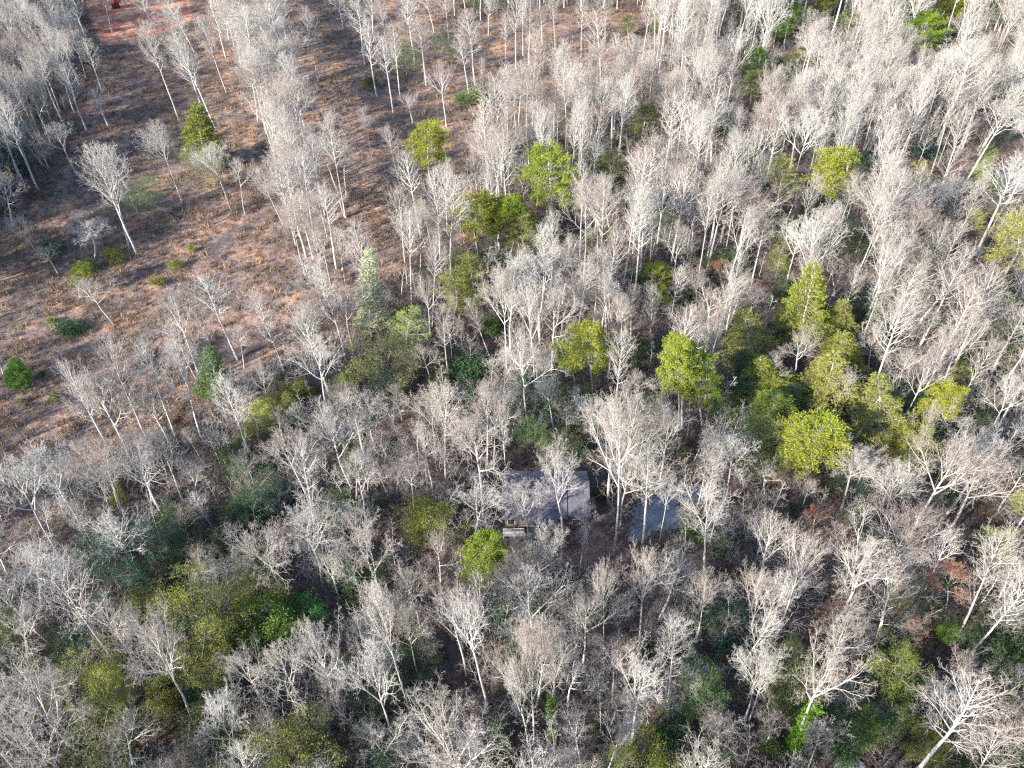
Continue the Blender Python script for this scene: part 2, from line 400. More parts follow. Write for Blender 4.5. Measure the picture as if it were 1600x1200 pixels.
def make_proto(kind, seed):
    """returns dict: meshes [(part name, mesh)], W, H"""
    rng = np.random.default_rng(seed); R = random.Random(seed)
    if kind in ('oak', 'russet', 'dead'):
        tips = [] if kind == 'russet' else None
        T = grow_oak(seed, tips, 1.12 if kind == 'dead' else 1.0)
        mm = (M_DEAD, M_DEAD) if kind == 'dead' else (M_TRUNK, M_TWIG)
        a, b = two_meshes(kind, T, mm); parts = [('trunk', a), ('crown', b)]
        if kind == 'russet':
            C = [tuple(p) for p, d, l in tips if l == 3 and R.random() < .85]
            v, f = leaves(C, 5, .30, .22, rng, 0, .22); parts.append(('foliage', mesh_from('russet_foliage', v, f, [M_RUSSET])))
        w, h = crown_size(b)
    elif kind == 'poplar':
        T = grow_poplar(seed); a, b = two_meshes(kind, T, (M_TRUNK, M_TWIG)); parts = [('trunk', a), ('crown', b)]; w, h = crown_size(b)
    elif kind == 'sapling':
        T = grow_sapling(seed); a, b = two_meshes(kind, T, (M_TRUNK, M_TWIG)); parts = [('trunk', a), ('crown', b)]; w, h = crown_size(b)
    elif kind == 'pole':
        T = grow_pole(seed); a, b = two_meshes(kind, T, (M_TRUNK, M_TWIG)); parts = [('trunk', a), ('crown', b)]; w, h = crown_size(b)
    elif kind == 'thicket':
        T = grow_thicket(seed); a, b = two_meshes(kind, T, (M_BRUSH, M_BRUSH)); parts = [('trunk', a), ('crown', b)]; w, h = crown_size(b)
    elif kind in ('pine', 'loose'):
        T = [Tubes(), Tubes()]
        tp, td = run(Vector((0, 0, -.5)), Vector((R.gauss(0, .03), R.gauss(0, .03), 1)), H0*.96, 12, .035, .04, R)
        T[0].add(tp, [.25*(1-.85*i/11)+.02 for i in range(12)], 6)
        tips = []; start = .42 if kind == 'pine' else .30; nb = 54; az = 0
        for i in range(nb):
            t = start+(.99-start)*(i+R.random())/nb; u = (t-start)/(1-start); az += 2.4+R.uniform(-.6, .6)
            q, dd = along(tp, td, min(t, .99))
            prof = (math.sin(math.pi*(.12+.78*u**.8)))**.7*R.uniform(.55, 1.15)
            L = H0*(.17 if kind == 'pine' else .19)*prof+.7
            pts, ds = run(q, turn(Vector((0, 0, 1)), math.radians(R.uniform(62, 88)-35*u), az), L, 5, .08, .09, R)
            T[1].add(pts, [.05, .042, .033, .025, .014], 3)
            for s in range(6 if kind == 'pine' else 8):
                tt = R.uniform(.42, 1) if kind == 'pine' else R.uniform(.25, 1)
                p, d = along(pts, ds, tt)
                d2 = turn(d, math.radians(R.uniform(25, 65)), R.random()*6.28); d2.z = abs(d2.z)*.8+.08; d2.normalize()
                l2 = L*.30*R.uniform(.6, 1.2)
                e = p+d2*l2; T[1].add([p, e], [.02, .01], 3)
                tips.append((e, d2))
                if kind == 'loose': tips.append((p.lerp(e, .55), d2))
            tips.append((pts[-1], ds[-1]))
        v, f = T[0].arrays(); a = mesh_from('pine_trunk', v, f, [M_TRUNK], smooth_=True)
        v, f = T[1].arrays(); b = mesh_from('pine_branches', v, f, [M_TRUNK], smooth_=True)
        C = [tuple(p) for p, d in tips]; O = [tuple(d*.7) for p, d in tips]
        if kind == 'pine': v, f = leaves(C, 32, .48, .12, rng, .6, .26, O)
        else: v, f = leaves(C, 9, .55, .09, rng, .25, .22, [tuple(Vector(o)*1.6) for o in O])
        c = mesh_from('pine_foliage', v, f, [M_NEEDLE]); parts = [('trunk', a), ('branches', b), ('foliage', c)]; w, h = crown_size(c)
    elif kind in ('cedar', 'spire'):
        T = [Tubes(), Tubes()]
        tp, td = run(Vector((0, 0, -.4)), Vector((0, 0, 1)), H0*.98, 10, .02, .04, R)
        T[0].add(tp, [.22*(1-.92*i/9)+.012 for i in range(10)], 6)
        C, O = [], []; nb = 95; az = 0; start = .07 if kind == 'cedar' else .16
        for i in range(nb):
            t = start+(.985-start)*(i+R.random())/nb; u = (t-start)/(1-start); az += 2.4+R.uniform(-.5, .5)
            q, dd = along(tp, td, min(t, .99))
            if kind == 'cedar': L = H0*.115*(1-u**1.7)*(.6+.4*min(1, u*5+.4))*R.uniform(.75, 1.15)+.35; a0 = 62
            else: L = H0*.19*(1-u)**.85*R.uniform(.7, 1.15)+.4; a0 = 82
            pts, ds = run(q, turn(Vector((0, 0, 1)), math.radians(R.uniform(a0-10, a0+10)-12*u), az), L, 5, .05, .06, R)
            T[1].add(pts, [.04, .033, .026, .018, .01], 3)
            ns = max(3, int(L*3.2))
            for s in range(ns):
                tt = (.2+.8*(s+R.random())/ns) ; p, d = along(pts, ds, min(1, tt))
                side = d.cross(Vector((0, 0, 1))).normalized()*(1 if s % 2 else -1)
                d2 = (d*.7+side*R.uniform(.4, 1)+Vector((0, 0, R.uniform(-.1, .25)))).normalized()
                l2 = L*.36*(1.15-tt)+.22
                for q2 in (.35, .7, 1.0): C.append(tuple(p+d2*l2*q2)); O.append(tuple(d2*1.3))
                T[1].add([p, p+d2*l2], [.014, .008], 3)
        v, f = T[0].arrays(); a = mesh_from('cedar_trunk', v, f, [M_TRUNK], smooth_=True)
        v, f = T[1].arrays(); b = mesh_from('cedar_branches', v, f, [M_TWIG], smooth_=True)
        v, f = leaves(C, 7 if kind == 'cedar' else 5, .42, .13, rng, .15, .10, O)
        c = mesh_from('cedar_foliage', v, f, [M_NEEDLE]); parts = [('trunk', a), ('branches', b), ('foliage', c)]; w, h = crown_size(c)
    elif kind in ('broadleaf', 'shrub', 'canopy'):
        T0 = Tubes(); T = [T0, T0]; H = dict(broadleaf=10.0, shrub=4.0, canopy=18.0)[kind]
        stems = 5 if kind == 'shrub' else 1
        tips = []
        spec = [(5, 4, 8, .5, 35, 70, .1, .04), (4, 3, 6, .5, 30, 65, .14, .04), (3, 3, 3, .5, 30, 65, .14, .03)]
        if kind == 'canopy': spec = [(5, 4, 9, .48, 35, 70, .1, .04), (4, 3, 6, .5, 30, 65, .14, .04), (3, 3, 3, .5, 30, 65, .14, .03), (2, 3, 0, 0, 0, 0, .1, 0)]
        for s in range(stems):
            limb([T[0], T[1]], R, Vector((R.gauss(0, .05*H), R.gauss(0, .05*H), -.2)), Vector((R.gauss(0, .25), R.gauss(0, .25), 1)).normalized(), H*.78, .011*H, 0, spec, tips)
            if stems == 1:
                for z in range(9):
                    limb([T[0], T[1]], R, Vector((0, 0, H*(.12+.07*z))), turn(Vector((0, 0, 1)), math.radians(R.uniform(45, 75)), z*2.4), H*R.uniform(.28, .42), .006*H, 0, [(4, 3, 6, .5, 35, 70, .1, .06)]+spec[1:], tips)
        v, f = T[0].arrays(); a = mesh_from('shrub_trunk', v, f, [M_DTRUNK], smooth_=True)
        C = [tuple(p) for p, d, l in tips]
        v, f = leaves(C, dict(broadleaf=11, shrub=8, canopy=6)[kind], .30 if kind == 'canopy' else .34, .13, rng, .35, .40)
        c = mesh_from('shrub_foliage', v, f, [M_LEAF]); parts = [('branches' if kind == 'shrub' else 'trunk', a), ('foliage', c)]; w, h = crown_size(c)
    return dict(parts=parts, W=w, H=h)
PROTO = {}
COUNT = dict(oak=10, poplar=9, sapling=5, russet=3, dead=2, pole=4, thicket=4, pine=5, loose=4, cedar=3, spire=4, broadleaf=4, shrub=4, canopy=4)
for kind, n in COUNT.items(): PROTO[kind] = [make_proto(kind, 100*len(PROTO)+17+i) for i in range(n)]

NAMES = dict(oak='bare_tree', poplar='slender_bare_tree', sapling='bare_sapling', russet='russet_tree', dead='bleached_tree', pine='pine_tree', loose='pine_tree',
             cedar='cedar_tree', spire='evergreen_tree', broadleaf='broadleaf_evergreen', canopy='broadleaf_evergreen', shrub='evergreen_shrub')
first = {}
def place_tree(kind, x, y, h, w, lean, label, group, cat, color=None, rz=None, seed=0, names=None):
    R = random.Random(seed*7919+13)
    i = R.randrange(len(PROTO[kind])); pr = PROTO[kind][i]
    sz = h/pr['H']; sx = w/pr['W'] if w else sz*R.uniform(.85, 1.1)
    nm = names or NAMES[kind]
    rot = (Matrix.Rotation(lean, 3, 'Y') @ Matrix.Rotation(R.random()*6.28 if rz is None else rz, 3, 'Z')).to_euler()
    root = empty(nm, (x, y, gz(x, y)), rot); root.scale = (sx, sx, sz)
    tag(root, label, cat, group)
    for pn, me in pr['parts']:
        key = (kind, i, pn)
        if key not in first: o = bpy.data.objects.new(pn, me); first[key] = o
        else: o = first[key].copy()
        o.name = pn; COL.objects.link(o); o.parent = root
        if color and pn == 'foliage': o.color = (*color, 1)
    return root

# ------------------------------------------------------------------ the trees measured on the photograph
OFF = [None, (0, 0), (530, 0), (1060, 0), (0, 400), (530, 400), (1060, 400), (0, 800), (530, 800), (1060, 800)]
SC = 540/1600
def px(c, x, y): return OFF[c][0]+x*SC, OFF[c][1]+y*SC
# region: base x, base y, top x, top y, kind, crown width (all in enlarged-region pixels)
BARE = {
1: [(1000,600,830,130,'P',170),(950,530,790,110,'P',150),(830,560,660,60,'P',180),(1050,435,930,60,'P',130),(1045,265,960,0,'P',110),(1200,490,1080,20,'P',210),
    (1300,600,1180,200,'P',160),(1350,380,1220,0,'P',170),(1395,800,1260,470,'P',190),(1360,1040,1240,700,'P',190),(1310,1040,1200,760,'P',90),(1475,375,1380,0,'P',130),
    (1595,135,1550,-60,'P',100),(1600,1010,1500,480,'P',170),(1570,900,1440,640,'O',170),(845,940,700,560,'O',190),(1075,980,950,640,'O',190),(1135,990,1060,720,'O',150),
    (640,985,500,640,'P',160),(635,1180,430,650,'P',220),(600,1150,480,720,'P',140),(355,815,220,560,'O',170),(400,605,260,290,'P',150),(500,580,400,400,'P',110),(400,190,320,-60,'P',120),
    (290,560,160,200,'O',180),(220,500,90,150,'O',190),(180,640,60,300,'O',220),(200,780,100,560,'O',120),(120,640,20,430,'P',110),(40,780,-60,560,'O',150),
    (440,1200,360,1010,'O',200),(180,1180,70,990,'O',150),(60,1050,0,780,'O',200),(160,250,20,60,'O',170),(240,260,130,40,'O',170),(330,300,250,60,'O',170),(90,380,0,130,'O',190),
    (400,370,330,120,'O',150),(470,420,400,180,'P',110),(860,360,760,20,'P',150),(720,170,650,-60,'P',120),(900,240,790,-40,'P',150),(1170,230,1000,-60,'P',180),(1290,270,1200,-40,'P',160),
    (1500,1150,1410,880,'O',190),(1420,1190,1330,900,'P',170),(1390,640,1300,300,'P',180),(1440,900,1350,560,'P',160),(1100,200,1040,-40,'P',140),(60,250,-40,60,'O',170),(520,150,450,-60,'P',90)],
2: [(175,445,90,80,'P',130),(250,520,200,150,'P',120),(285,465,240,110,'P',120),(350,300,310,-40,'P',120),(405,400,360,80,'P',140),(155,740,110,480,'P',60),(275,840,220,570,'P',90),
    (495,585,450,270,'O',140),(630,430,600,40,'P',130),(600,440,570,150,'P',100),(655,430,650,250,'P',50),(818,325,810,-60,'P',100),(770,300,765,60,'P',60),(880,300,870,-60,'P',90),
    (850,260,850,-40,'P',60),(940,210,935,30,'P',70),(1000,230,1000,-60,'P',70),(1120,265,1120,-60,'P',80),(1212,440,1225,20,'P',150),(1400,300,1420,-60,'P',120),(1500,240,1510,-60,'P',90),
    (1060,780,1050,130,'P',160),(755,870,740,320,'P',210),(820,620,790,350,'O',130),(945,650,900,280,'O',180),(500,1070,480,720,'O',170),(380,1100,310,700,'P',190),(400,1150,350,900,'P',80),
    (425,1150,390,900,'P',60),(35,915,0,650,'P',160),(25,1010,-30,850,'P',100),(340,570,310,430,'O',130),(690,165,680,-30,'P',100),(510,200,500,-60,'P',100),(1330,520,1340,150,'P',120),
    (1300,560,1300,120,'P',80),(1270,640,1270,380,'O',160),(1420,1000,1430,620,'O',220),(1260,1100,1220,820,'O',230),(1060,1000,1040,800,'O',150),(1400,1060,1400,750,'P',90),
    (790,1190,800,1020,'O',230),(120,300,60,0,'P',130),(230,280,190,-40,'P',120),(160,180,130,-60,'P',100),(440,150,400,-60,'P',100),(1230,200,1240,-60,'P',100),(1440,460,1450,150,'P',130),
    (700,520,720,340,'O',160),(880,800,860,560,'O',150),(1560,620,1570,300,'P',130),(1150,620,1160,400,'O',150),(1550,950,1560,640,'P',110),(1180,880,1170,620,'O',170)],
3: [(165,430,165,180,'O',210),(60,450,80,190,'O',180),(350,210,360,20,'O',140),(590,280,620,40,'O',140),(640,330,680,80,'O',160),(860,250,880,0,'P',160),(430,800,430,400,'O',270),
    (150,760,140,440,'O',230),(680,650,700,400,'O',210),(830,610,850,400,'O',190),(950,500,970,150,'O',190),(1080,640,1160,260,'O',170),(1175,720,1420,190,'P',260),(1310,690,1500,240,'P',220),
    (1390,720,1590,330,'P',200),(310,1180,360,850,'O',160),(500,1030,560,860,'P',90),(900,1180,920,820,'O',270),(1080,1100,1110,850,'O',230),(1380,1180,1580,700,'P',210),(1060,1180,1180,740,'P',170),
    (1170,1000,1300,640,'P',170),(1300,260,1350,60,'O',160),(190,150,195,-60,'P',90),(60,1150,60,950,'O',180),(180,1080,180,830,'O',200),(1480,1180,1600,900,'P',150),(560,600,580,420,'O',150),
    (1200,420,1260,200,'O',190),(1000,300,1010,120,'O',190),(730,1090,840,780,'P',110),(770,1040,860,800,'P',90),(1450,500,1560,200,'O',200),(1340,330,1400,150,'O',160),(250,640,260,470,'O',170),
    (1260,1060,1340,830,'O',190),(640,1010,700,760,'P',90),(1550,330,1610,100,'O',150),(300,1000,300,800,'O',170),(950,980,1000,800,'O',150)],
4: [(1515,275,1400,-20,'P',200),(1470,280,1390,110,'P',50),(1325,565,1200,130,'P',180),(1100,480,930,70,'P',190),(1030,540,880,180,'P',110),(935,600,740,150,'O',230),(910,570,700,300,'O',200),
    (880,620,760,400,'O',160),(525,310,400,90,'O',200),(275,90,180,-60,'O',120),(1280,740,1180,470,'O',180),(1530,650,1370,260,'P',210),(720,1150,560,780,'O',210),(700,1140,700,820,'O',130),
    (945,1180,850,950,'O',200),(370,1180,270,960,'O',180),(470,1050,340,840,'O',170),(1450,1180,1290,770,'O',230),(1600,820,1530,600,'O',180),(20,560,-40,380,'O',130),(1130,520,1080,330,'O',110),
    (1590,1000,1480,700,'O',200),(1180,1120,1110,900,'O',180),(1060,1000,980,780,'P',90),(930,940,860,800,'P',70),(1400,880,1340,690,'O',160),(560,1180,480,980,'O',160)],
5: [(240,350,165,110,'P',70),(690,1030,640,540,'O',250),(710,1010,715,530,'O',230),(770,995,770,700,'P',110),(510,590,440,200,'P',130),(705,495,600,180,'P',90),(795,460,790,0,'O',250),(905,570,900,100,'O',200),
    (885,500,880,130,'O',130),(1090,260,1080,60,'O',220),(170,900,160,620,'O',280),(1000,850,960,560,'O',140),(1170,880,1180,640,'O',220),(1270,1385,1250,650,'O',340),(1400,1360,1480,860,'P',190),
    (1400,700,1380,530,'O',160),(350,1180,330,930,'O',230),(80,1180,60,850,'O',220),(1035,1330,985,860,'O',270),(130,960,20,640,'P',160),(540,420,500,150,'P',70),(575,490,560,260,'P',60),
    (450,860,420,700,'O',120),(430,620,360,420,'O',170),(1050,860,1050,700,'P',90),(880,1330,860,1070,'O',170),(620,1330,640,1090,'O',260),(1150,1340,1120,1150,'O',150),(1480,1330,1560,1020,'O',170),(1260,300,1240,80,'P',90),(1350,400,1340,120,'P',100),
    (1310,420,1310,160,'P',80),(1440,420,1450,120,'P',90),(1540,280,1560,40,'P',110),(1500,880,1500,660,'P',90),(290,760,280,600,'O',170),(560,930,540,760,'O',190),(970,640,930,420,'O',190)],
6: [(150,400,190,110,'O',210),(250,280,310,100,'O',180),(520,590,590,330,'O',190),(710,750,810,510,'O',170),(720,190,750,-20,'O',190),(800,240,860,50,'O',120),(960,400,1080,0,'P',240),
    (1100,340,1250,60,'P',200),(1270,540,1500,60,'P',290),(1180,560,1380,110,'P',190),(1440,560,1600,230,'P',200),(1170,890,1300,640,'P',160),(1040,1130,1200,650,'P',60),(210,1180,280,840,'O',230),
    (750,1180,850,870,'O',220),(1240,1100,1380,800,'O',220),(1480,1180,1600,950,'O',200),(570,1180,620,1030,'O',150),(1500,950,1600,760,'O',200),(80,260,90,60,'O',160),(420,640,440,470,'O',150),
    (640,200,660,0,'P',110),(880,560,940,350,'O',190),(1350,780,1440,600,'O',200),(800,1130,880,880,'P',130),(930,1180,1000,930,'O',200),(1090,300,1130,90,'O',180),(330,330,370,130,'O',150),
    (1360,1010,1440,820,'O',170),(400,1100,430,960,'O',160),(1010,620,1060,430,'O',180)],
7: [(705,365,480,0,'P',230),(465,210,300,-60,'D',110),(445,200,270,-80,'D',100),(1340,420,1210,60,'O',350),(150,740,90,460,'O',320),(200,440,120,120,'O',330),(330,440,300,180,'O',230),
    (900,990,670,450,'O',290),(1460,985,1220,560,'O',340),(1600,985,1430,490,'O',240),(290,1000,170,770,'O',350),(1575,420,1500,180,'O',160),(1000,100,900,-80,'P',120),(1170,1180,1010,860,'X',270),
    (620,1190,600,920,'O',300),(40,300,-30,120,'O',230),(880,160,800,-20,'O',190),(960,350,880,160,'O',200),(1080,480,960,220,'O',200),(30,760,-40,560,'O',200),(1480,260,1420,-20,'P',190),
    (480,590,430,480,'O',150),(240,120,180,-40,'P',120),(1330,1190,1200,920,'O',230),(60,980,-30,760,'O',200),(1180,350,1120,200,'O',170)],
8: [(145,310,40,-40,'O',220),(480,385,400,80,'O',260),(330,950,190,310,'O',240),(370,780,310,410,'O',190),(265,1090,100,570,'O',270),(690,920,540,330,'O',260),(545,1180,460,820,'O',270),
    (880,385,850,100,'O',190),(915,410,930,130,'O',200),(990,430,1000,40,'O',190),(1225,650,1230,200,'O',160),(1385,640,1430,150,'O',230),(905,1100,890,470,'O',310),(880,1110,810,640,'O',210),
    (980,1060,1010,540,'O',250),(1350,1080,1400,660,'O',290),(1120,1180,1080,950,'O',270),(1540,680,1570,420,'O',210),(1110,300,1130,60,'P',60),(650,1190,630,1010,'O',190),(270,1190,100,1020,'O',240),
    (400,1190,330,1040,'O',210),(1150,640,1090,370,'O',260),(30,1010,-20,720,'O',220),(1060,900,1150,700,'O',200),(430,700,400,560,'O',150),(760,540,800,380,'O',150),(1250,1000,1290,820,'O',190),
    (1520,1000,1540,780,'O',190),(1000,700,980,520,'O',150),(250,640,150,290,'P',160)],
9: [(80,600,140,260,'O',210),(310,660,410,240,'O',180),(330,680,500,250,'O',190),(465,560,640,50,'O',230),(690,560,880,40,'O',330),(725,580,840,370,'P',110),(1100,440,1290,110,'P',180),
    (920,580,1060,220,'O',240),(1300,560,1600,40,'P',260),(1480,410,1600,180,'P',160),(300,980,420,600,'O',230),(320,990,430,640,'P',100),(600,1190,690,960,'O',200),(1190,1060,1330,850,'O',250),
    (1390,1190,1620,880,'O',260),(1270,850,1350,660,'O',210),(360,220,430,-20,'P',130),(230,520,260,320,'O',130),(30,170,60,-40,'P',110),(140,160,200,-60,'P',100),(900,1000,900,880,'O',160),
    (1100,960,1180,800,'O',190),(170,1180,220,960,'O',230),(380,1100,430,900,'O',170),(1540,900,1620,720,'O',200),(550,420,600,250,'O',200),(60,960,40,700,'O',150),(1000,330,1080,150,'O',220),
    (1500,640,1610,420,'O',230),(780,980,800,830,'O',150),(1030,640,1090,480,'R',140)],
}
YG, LIME, OLIVE, FEATH, DEEP, TEAL, MID, PALE = (.20,.215,.03), (.18,.235,.025), (.165,.17,.045), (.215,.215,.06), (.042,.085,.04), (.032,.075,.062), (.085,.13,.04), (.22,.22,.11)
